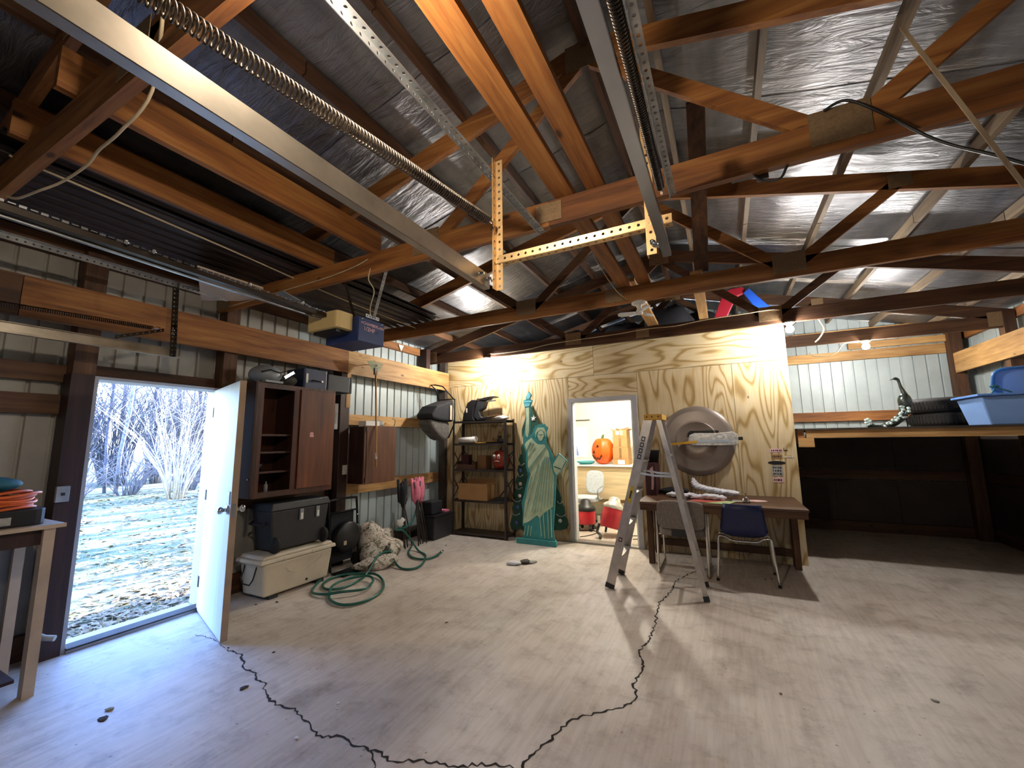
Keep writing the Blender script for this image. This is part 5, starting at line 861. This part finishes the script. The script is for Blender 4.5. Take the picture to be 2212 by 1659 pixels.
# ------------------------------------------------------------------ storeroom contents
t = thing('storage_counter', 'pale wood counter with white top inside the storeroom', 'counter', (-1.9, 7.75, 0)); MB().bx(-2.65, -1.25, 7.55, 7.60, .40, .97).build('front_panel', 'birch_ply', t); MB().bx(-2.72, -1.20, 7.50, 8.36, .975, 1.005).build('top', 'white_paint', t, bev=.004)
for x in (-2.65, -1.30): MB().bx(x, x+.05, 7.56, 7.61, 0, .40).build('leg', 'pale_lumber_z', t)
MB().bx(-2.65, -1.25, 7.61, 8.36, .30, .34).build('lower_shelf', 'birch_ply', t)
pc = (-2.04, 7.74, 1.255); t, b = pumpkin('jack_o_lantern', 'large orange carved pumpkin on the storeroom counter', pc, .21, .25, 'orange_pumpkin')
def tri(u, v, s, nm='eye'): P = [on_ball(pc, .21, .25, u+a*s, v+b*s, 1.02) for a, b in ((-.9, -.7), (.9, -.7), (.1, .9))]; MB().add(P + [p+Vector((0, .008, 0)) for p in P], [(0, 1, 2), (5, 4, 3), (0, 3, 4, 1), (1, 4, 5, 2), (2, 5, 3, 0)]).build(nm, 'black_paint', t)
tri(-.05, .09, .032); tri(-.13, -.02, .028)
for s_ in (-.175, .015): tri(s_, -.09, .02, 'cheek')
MB().tube([on_ball(pc, .21, .25, u, v, 1.015) for u, v in ((-.17, -.08), (-.14, -.14), (-.11, -.12), (-.085, -.165), (-.06, -.125), (-.03, -.16), (0, -.11), (.02, -.07))], .008, 6).build('mouth', 'black_paint', t)
for k, (z, h, w_, mt, lb) in enumerate(((1.007, .105, .29, 'cardboard', 'lowest carton of the stack beside the orange pumpkin'), (1.113, .20, .275, 'cardboard', 'second carton from the bottom of the stack in the storeroom'), (1.314, .19, .26, 'cardboard', 'third carton from the bottom of the stack in the storeroom'), (1.505, .12, .25, 'cardboard', 'topmost open carton of the stack in the storeroom'))):
    t = thing('carton', lb, 'box', (-1.69, 7.75, z), 'cartons stacked on the counter'); MB().bx(-1.69-w_/2, -1.69+w_/2, 7.60, 7.90, z, z+h).build('body', mt, t, bev=.003)
    MB().bx(-1.71, -1.67, 7.597, 7.5995, z+.01, z+h-.01).build('tape', 'cardboard_dark', t)
    if k == 0: MB().bx(-1.74, -1.62, 7.5955, 7.598, z+.01, z+.085).build('shipping_label', 'paper', t)
    if k == 3:
        MB().bx(-1.76, -1.70, 7.596, 7.599, z+.04, z+.10).build('shipping_label', 'paper', t); MB().bx(-1.69, -1.63, 7.596, 7.599, z+.03, z+.11).build('shipping_label', 'green_paper', t)
        MB().bar((-1.815, 7.61, z+h), (-1.815, 7.89, z+h-.01), .11, .005, (.55, 0, 1)).build('flap', 'cardboard', t); MB().bar((-1.565, 7.61, z+h), (-1.565, 7.89, z+h-.005), .11, .005, (-.5, 0, 1)).build('flap', 'cardboard', t)
tag(MB().ell((-1.66, 7.75, 1.67), (.13, .10, .055), 18, 10, .14, 7).build('crumpled_paper', 'paper'), 'crumpled white packing paper on the topmost carton', 'paper')
tag(MB().lathe([(0, 0), (.10, 0), (.16, .03), (.165, .06), (.15, .055), (.09, .015), (0, .012)], (-2.36, 7.68, 1.006), (0, 0, 1), 28).build('green_pan', 'teal_paint'), 'dull green round pan on the counter left of the pumpkin', 'pan')
t = thing('task_chair', 'light grey office chair with arms in the storeroom', 'chair', (-2.2, 7.15, 0))
MB(Matrix.Translation((-2.10, 7.30, .72)) @ Matrix.Rotation(-.15, 4, 'X')).prism([(.16*math.copysign(abs(math.cos(a))**.6, math.cos(a)), .20*math.copysign(abs(math.sin(a))**.6, math.sin(a))) for a in [2*PI*(k+.5)/24 for k in range(24)]], lambda u, v: (u, 0, v), (0, .06, 0)).build('backrest', 'fabric_light', t, bev=.015)
MB().rbx(-2.42, -1.98, 6.86, 7.30, .42, .50, .12, 5).build('seat', 'fabric_light', t, bev=.02)
for x in (-2.43, -1.95): MB().tube(smooth_path([(x, 7.2, .46), (x, 6.98, .47), (x, 6.95, .55), (x, 6.97, .64), (x, 7.25, .66)], 4), .014, 8).build('arm_rest', 'grey_plastic', t)
MB().tube([(-2.2, 7.08, .08), (-2.2, 7.08, .42)], .025, 12).build('column', 'black_metal', t)
for k in range(5): a = 2*PI*k/5+.4; q = Vector((-2.2+.26*math.cos(a), 7.08+.26*math.sin(a), .07)); MB().bar((-2.2, 7.08, .11), q, .035, .03).build('base_arm', 'charcoal_plastic', t); MB().lathe([(0, -.02), (.028, -.02), (.028, .02), (0, .02)], (q.x, q.y, .029), (math.sin(a), -math.cos(a), 0), 14).build('caster', 'black_rubber', t)
def vac(label, c, r, h, tilt=(0, 0, 1), mat='vac_red', lid='black_plastic'):
    t = thing('shop_vacuum', label, 'vacuum', c, 'shop vacuums in the storeroom'); A = Vector(tilt).normalized()
    MB().lathe([(r*.9, 0), (r, .02), (r, h), (r*.98, h+.01)], c, A, 30).build('drum', mat, t); MB().lathe([(r*1.04, h+.01), (r*1.05, h+.05), (r*.9, h+.08), (r*.62, h+.11), (r*.5, h+.17), (r*.3, h+.19), (0, h+.19)], c, A, 30).build('motor_head', lid, t); return t
t = vac('red shop vacuum with black head under the grey office chair', (-2.12, 6.80, .10), .15, .20); 
for k in range(4): a = PI/4+PI/2*k; MB().lathe([(0, -.015), (.03, -.015), (.03, .015), (0, .015)], (-2.12+.15*math.cos(a), 6.80+.15*math.sin(a), .03), (math.sin(a), -math.cos(a), 0), 12).build('caster', 'black_rubber', t); MB().bar((-2.12+.13*math.cos(a), 6.80+.13*math.sin(a), .06), (-2.12+.13*math.cos(a), 6.80+.13*math.sin(a), .12), .03, .03).build('caster_leg', 'charcoal_plastic', t)
t = vac('tilted red shop vacuum with clear domed top by the storeroom door', (-1.66, 6.50, .12), .155, .28, (.18, .25, 1), 'vac_red', 'plastic_wrap'); MB().tube(smooth_path([(-1.78, 6.36, .20), (-1.80, 6.30, .10), (-1.74, 6.26, .06), (-1.74, 6.22, .02)], 4), .022, 8).build('outlet_pipe', 'charcoal_plastic', t)
MB().bx(-1.80, -1.76, 6.335, 6.345, .22, .32).build('decal', 'paper', t); MB().tube([(-1.52, 6.6, .11), (-1.50, 6.65, .02)], .018, 8).build('leg', 'charcoal_plastic', t); MB().tube([(-1.74, 6.62, .13), (-1.78, 6.7, .02)], .018, 8).build('leg', 'charcoal_plastic', t)
cable('thin dark cord lying on the storeroom floor', [(-2.05, 6.25, .008), (-1.95, 6.4, .008), (-1.9, 6.6, .008), (-2.0, 6.75, .008), (-2.3, 6.6, .008)], .006, 'black_cable'); cable('black coiled lead on the storeroom floor at the right', [(-1.3, 6.4, .008), (-1.2, 6.5, .008), (-1.25, 6.65, .008), (-1.38, 6.6, .008), (-1.35, 6.45, .008)], .006, 'black_cable')
tag(MB().bx(-2.0, -1.75, 7.3, 7.5, 0, .16).build('toolbox', 'charcoal_plastic', bev=.01), 'dark toolbox on the storeroom floor under the counter', 'toolbox'); tag(MB().bx(-1.95, -1.62, 7.62, 7.9, .341, .56).build('carton', 'cardboard', bev=.003), 'brown carton on the low shelf under the storeroom counter', 'box')
# attic store above the storeroom
t = thing('toy_slide', 'red and blue plastic toy parts lying on top of the storeroom', 'toy', (.25, 6.2, 2.83)); YA = 6.1
MB().prism([(-.10, 2.84), (.03, 2.84), (.28, 3.33), (.36, 3.36), (.42, 3.36), (.36, 3.45), (.22, 3.45), (.12, 3.40)], lambda u, v: (u, YA, v), (0, .06, 0)).build('slide', 'red_plastic', t, bev=.01)
MB().prism([(.36, 3.36), (.43, 3.41), (.66, 3.10), (.66, 3.03), (.56, 3.03), (.50, 3.10)], lambda u, v: (u, YA-.03, v), (0, .06, 0)).build('brace', 'blue_plastic', t, bev=.01); MB().bx(.50, .55, YA-.03, YA+.03, 2.83, 3.03).build('leg', 'blue_plastic', t)
for k, (x, y, w_, h, lb) in enumerate(((-.6, 6.3, .35, .25, 'dark bundle on the storeroom roof left of the toy parts'), (-1.3, 6.5, .4, .2, 'dark bundle on the storeroom roof above the doorway'), (-2.1, 6.4, .4, .18, 'dark bundle on the storeroom roof toward the left'), (-.2, 6.7, .3, .24, 'dark bundle on the storeroom roof behind the toy parts'))):
    tag(MB().ell((x, y, 2.83+h*1.16), (w_, .25, h), 18, 10, .08, 40+k).build('stored_bundle', 'black_fabric'), lb, 'bundle', 'bundles stored on the storeroom roof')
tag(MB().prism([(-4.0, 2.62), (-3.94, 2.72), (-4.06, 2.72)], lambda u, v: (-4.385, 8.83+u, .235+v), (.003, 0, 0)).build('paper_pennant', 'paper'), 'small white paper triangle pinned under the left eave', 'pennant')
# ------------------------------------------------------------------ bench at the far left
t = thing('work_bench', 'narrow pale bench cut by the left edge of the frame', 'bench', (-4.0, .5, 0)); MB().bx(-4.25, -3.72, -.6, 1.12, .955, .978).build('top', 'mdf_pale', t, bev=.003); MB().bx(-3.80, -3.73, 1.03, 1.08, 0, .954).build('leg', 'mdf_pale', t); MB().bx(-3.80, -3.73, -.55, -.50, 0, .954).build('leg', 'mdf_pale', t); MB().bx(-4.24, -4.18, 1.03, 1.08, 0, .954).build('leg', 'mdf_pale', t); MB().bx(-3.80, -3.76, -.5, 1.03, .86, .954).build('apron', 'dark_frame', t)
MB().bx(-4.235, -4.22, -.5, 1.03, .12, .86).build('back_panel', 'grey_sheet', t); MB().bx(-4.25, -3.76, -.5, 1.0, .10, .118).build('lower_shelf', 'dark_frame', t); MB().bx(-3.72, -3.712, -.6, 1.12, .955, .978).build('edge_strip', 'mdf_pale', t)
t = thing('battery_case', 'black case with grey label under the orange cord', 'case', (-3.95, .90, .979)); MB().rbx(-4.12, -3.78, .66, 1.05, .979, 1.075, .05).build('shell', 'black_plastic', t, bev=.006); MB().bx(-3.779, -3.776, .74, .90, .995, 1.04).build('label', 'rag_grey', t)
t = thing('extension_cord', 'coiled orange extension cord on the bench at the left edge', 'cord', (-3.95, .86, 1.075))
R = random.Random(2)
for k in range(7):
    zc = 1.086+k*.0155; rr = R.uniform(.125, .16); cx, cy = -3.94+R.uniform(-.015, .015), .86+R.uniform(-.015, .015); MB().tube([(cx+rr*.95*math.cos(2*PI*j/36), cy+rr*1.12*math.sin(2*PI*j/36), zc+.006*math.sin(3*2*PI*j/36+k)) for j in range(36)], .0085, 7, True).build('loop', 'orange_cord', t)
tag(MB().ell((-3.98, .82, 1.225), (.10, .15, .05), 20, 10, .03, 2).build('cap', 'dark_teal'), 'dark cap lying on top of the orange cord', 'cap')
t = thing('storage_box', 'dark red box with white flap on the floor under the bench', 'box', (-3.95, .72, 0)); MB().bx(-4.1, -3.82, .55, .92, .119, .36).build('body', 'maroon', t, bev=.004); MB().bar((-3.9, .78, .362), (-3.86, .92, .375), .07, .004).build('flap', 'paper', t)
tag(MB().tube([(-4.2, 1.17, .22), (-4.10, 1.20, .20), (-4.06, 1.24, .19)], .018, 10).build('hose_spigot', 'rag_grey'), 'pale pipe stub at the foot of the post by the doorway', 'pipe')
# ------------------------------------------------------------------ odds and ends on the floor
t = thing('work_glove', 'dirty white glove lying on the floor before the robed cutout', 'glove', (-2.27, 4.62, 0)); MB().ell((-2.33, 4.58, .02), (.085, .045, .022), 16, 8, .10, 3, .5).build('cuff', 'rag_white', t); MB().ell((-2.23, 4.68, .022), (.06, .05, .024), 14, 8, .12, 5, .3).build('palm', 'grey_fabric', t)
for k in range(4): MB().tube([(-2.21, 4.68+.012*k, .018), (-2.17+.006*k, 4.70+.018*k, .016), (-2.14+.008*k, 4.70+.024*k, .012)], [.013, .012, .009], 7).build('finger', 'rag_grey', t)
def bit(label, x, y, s, mat, seed, name='debris_bit', flat=.35):
    s *= .6; flat *= .7; return tag(MB().ell((x, y, s*flat), (s, s*.7, s*flat), 10, 6, .15, seed, seed).build(name, mat), label, 'debris', 'litter on the floor')
bit('dried brown leaf on the floor in front of the hose coil', -2.115, 2.94, .022, 'leaf_brown', 1); bit('white shell-like crumb on the bluish floor near the crack', -2.045, 1.816, .02, 'shell_white', 2); bit('white crumb beside the other, nearer the bottom edge', -2.0, 1.53, .024, 'shell_white', 3); bit('second pale crumb close to the first near the crack', -2.01, 1.78, .014, 'shell_white', 4)
bit('dark curled bark chip on the floor below the open door', -2.68, 1.67, .045, 'debris_dark', 5, 'bark_chip', .2); bit('dark splinter on the bluish floor at the left', -3.08, 1.17, .05, 'debris_dark', 6, 'splinter', .12); bit('grey crumpled scrap on the bluish floor at the left', -3.15, 1.22, .035, 'rag_grey', 7, 'foil_scrap', .4); bit('small dark chip by the crack under the door', -2.93, 2.02, .02, 'debris_dark', 8)
bit('small dark clod on the floor near the white cooler corner', -3.80, 2.62, .028, 'debris_dark', 9); bit('dark clod on the floor left of the white cooler', -3.92, 2.50, .02, 'debris_dark', 10); bit('brown crumb on the floor at the right', .18, 2.99, .018, 'leaf_brown', 11); bit('grey chip on the floor at the far right', .93, 3.28, .03, 'rag_grey', 12, 'stone_chip', .3)
bit('pair of dark nuts on the floor under the desk end, left one', .27, 5.20, .018, 'debris_dark', 13); bit('pair of dark nuts on the floor under the desk end, right one', .33, 5.25, .02, 'debris_dark', 14); bit('dark chip beside the hose end', -3.38, 4.50, .02, 'debris_dark', 15); bit('dark leaf scrap on the floor by the black tote', -3.62, 5.0, .02, 'debris_dark', 16)
# ------------------------------------------------------------------ outdoors: woods, shrub, leaf litter
def tree_mesh(h, r, seed, nb=14, lean=.06, rmin=.008):
    R = random.Random(seed); m = MB(); pts = []; rs = []; x = y = 0; n = 9
    for i in range(n+1):
        u = i/n; pts.append((x, y, h*u)); rs.append(r*(1-.8*u)+.006); x += R.uniform(-lean, lean)*h/n*1.4; y += R.uniform(-lean, lean)*h/n*1.4
    m.tube(pts, rs, 7)
    for k in range(nb):
        u = R.uniform(.18, .97); i = min(n-1, int(u*n)); p = Vector(pts[i]).lerp(Vector(pts[i+1]), u*n-i); a = R.uniform(0, 2*PI); L = h*R.uniform(.10, .28)*(1.15-u*.6); up = R.uniform(.35, 1.1); d = Vector((math.cos(a), math.sin(a), up)).normalized(); q = p+d*L*.5+Vector((0, 0, L*.06)); e = q+Vector((d.x+R.uniform(-.4, .4), d.y+R.uniform(-.4, .4), d.z+.25)).normalized()*L*.5
        r1 = max(rmin, r*(1-.8*u)*.38); m.tube([p, q, e], [r1, r1*.7, r1*.3], 5)
        for j in range(3):
            b = p.lerp(e, R.uniform(.4, .95)); a2 = R.uniform(0, 2*PI); m.tube([b, b+Vector((math.cos(a2), math.sin(a2), R.uniform(.1, .9))).normalized()*L*R.uniform(.25, .5)], [r1*.45, r1*.2], 4)
    return m
protos = []
R = random.Random(21)
spots = []
for k in range(48):
    X = -R.uniform(17.5, 40); f = R.uniform(.22, .60); spots.append((X, -X*f, 'd'))
for k in range(22): spots.append((-5.6-k*.55-R.uniform(0, .3), R.uniform(9.5, 20), 's'))
for k, (X, Y, kind) in enumerate(spots):
    th = (0 if kind == 's' else k % 7)
    lb = 'bare grey tree in the woods seen through the open door' if kind == 'd' else 'tall bare tree beside the shed that shades the lawn'
    h = R.uniform(8, 14); r = R.uniform(.05, .11)
    if len(protos) < 9:
        o = tree_mesh(h, r, 100+k, 20).build('bare_tree', 'bark_grey' if k % 2 else 'bark_dark', loc=(0, 0, 0)); protos.append(o)
    else: o = protos[k % 9].copy(); col.objects.link(o); s = R.uniform(.75, 1.25); o.scale = (s, s, R.uniform(.85, 1.15)); o.rotation_euler.z = R.uniform(0, 6.28)
    if kind == 's': o.scale = (2.3, 2.3, 1.0)
    o.location = (X, Y, -.15 + max(0, -X-16)*.012); tag(o, lb, 'tree', 'bare trees in the woods' if kind == 'd' else 'bare trees shading the lawn')
def shrub(label, x, y, h, n, seed, mat, spread=.6):
    R = random.Random(seed); m = MB()
    for k in range(n):
        a = R.uniform(0, 2*PI); s = R.uniform(.15, spread); L = h*R.uniform(.6, 1); p = Vector((x+.2*math.cos(a), y+.2*math.sin(a), -.1)); P = [p]
        for j in range(5): u = (j+1)/5; P.append(p+Vector((math.cos(a)*s*L*u**1.5, math.sin(a)*s*L*u**1.5, L*u*(1-.25*s*u)))+Vector((R.uniform(-.06, .06), R.uniform(-.06, .06), 0)))
        r = R.uniform(.010, .022); m.tube(P, [r, r*.9, r*.75, r*.6, r*.45, r*.25], 5)
        for j in range(4): b = P[R.randint(2, 5)]; m.tube([b, b+Vector((R.uniform(-.5, .5), R.uniform(-.5, .5), R.uniform(.1, .6)))], [r*.4, r*.15], 4)
    return tag(m.build('bare_shrub', mat), label, 'shrub', 'bare shrubs at the edge of the woods')
shrub('pale leafless shrub with arching stems right of centre beyond the lawn', -14.5, 6.6, 3.4, 46, 5, 'twig_pale', .75)
shrub('low tangled grey brush at the edge of the woods, left part', -16.5, 5.0, 1.6, 40, 6, 'bark_grey', 1.2); shrub('low tangled grey brush at the edge of the woods, middle part', -17.0, 6.4, 1.7, 40, 7, 'bark_grey', 1.2); shrub('low tangled grey brush at the edge of the woods, right part', -16.8, 8.0, 1.7, 40, 8, 'bark_grey', 1.2); shrub('tall thin saplings deep in the woods', -21, 7.6, 6.0, 40, 9, 'bark_dark', .35); shrub('tall thin saplings deep in the woods further left', -22, 10.2, 6.5, 40, 10, 'bark_dark', .35)
for k in range(6): shrub(('leftmost', 'second', 'third', 'fourth', 'fifth', 'rightmost')[k]+' patch of dense bluish saplings filling the woods outside', -20.5-.6*(k % 3), 5.2+1.15*k, 5.5, 95, 200+k, 'bark_grey', .45)
m = MB(); R = random.Random(8)
for k in range(9000):
    if k < 1500: X, Y = -4.55-abs(R.gauss(0, .5)), R.uniform(.8, 3.2)
    else: X = -4.6-14*R.random()**1.3; Y = R.uniform(-.1, .75)*-X
    s = R.uniform(.02, .06)*(1+(-X-4)*.06); a = R.uniform(0, 6.28); zz = -.095+R.uniform(0, .02); t_ = R.uniform(-.4, .4); p = Vector((X, Y, zz)); e = Vector((math.cos(a), math.sin(a), t_))*s; f_ = Vector((-math.sin(a), math.cos(a), R.uniform(-.3, .5)))*s*.45
    m.add([p-e, p+f_, p+e, p-f_], [(0, 1, 2, 3)])
tag(m.build('leaf_litter', 'leaf_brown', loc=(-9, 3, -.1)), 'dry brown leaves scattered over the lawn outside', 'leaves', kind='stuff')
m = MB()
for k in range(2600):
    if k < 500: X, Y = -4.52-abs(R.gauss(0, .12)), R.uniform(1.2, 2.6); h = R.uniform(.03, .13)
    else: X = -4.7-12*R.random()**1.2; Y = R.uniform(.1, .65)*-X; h = R.uniform(.03, .07)
    a = R.uniform(0, 6.28); p = Vector((X, Y, -.1)); d = Vector((math.cos(a), math.sin(a), 0)); m.add([p-d*.004, p+d*.004, p+Vector((R.uniform(-.04, .04), R.uniform(-.04, .04), h))], [(0, 1, 2)])
tag(m.build('dry_grass', 'straw', loc=(-9, 3, -.1)), 'dry straw-coloured grass blades on the lawn outside', 'grass', kind='stuff')
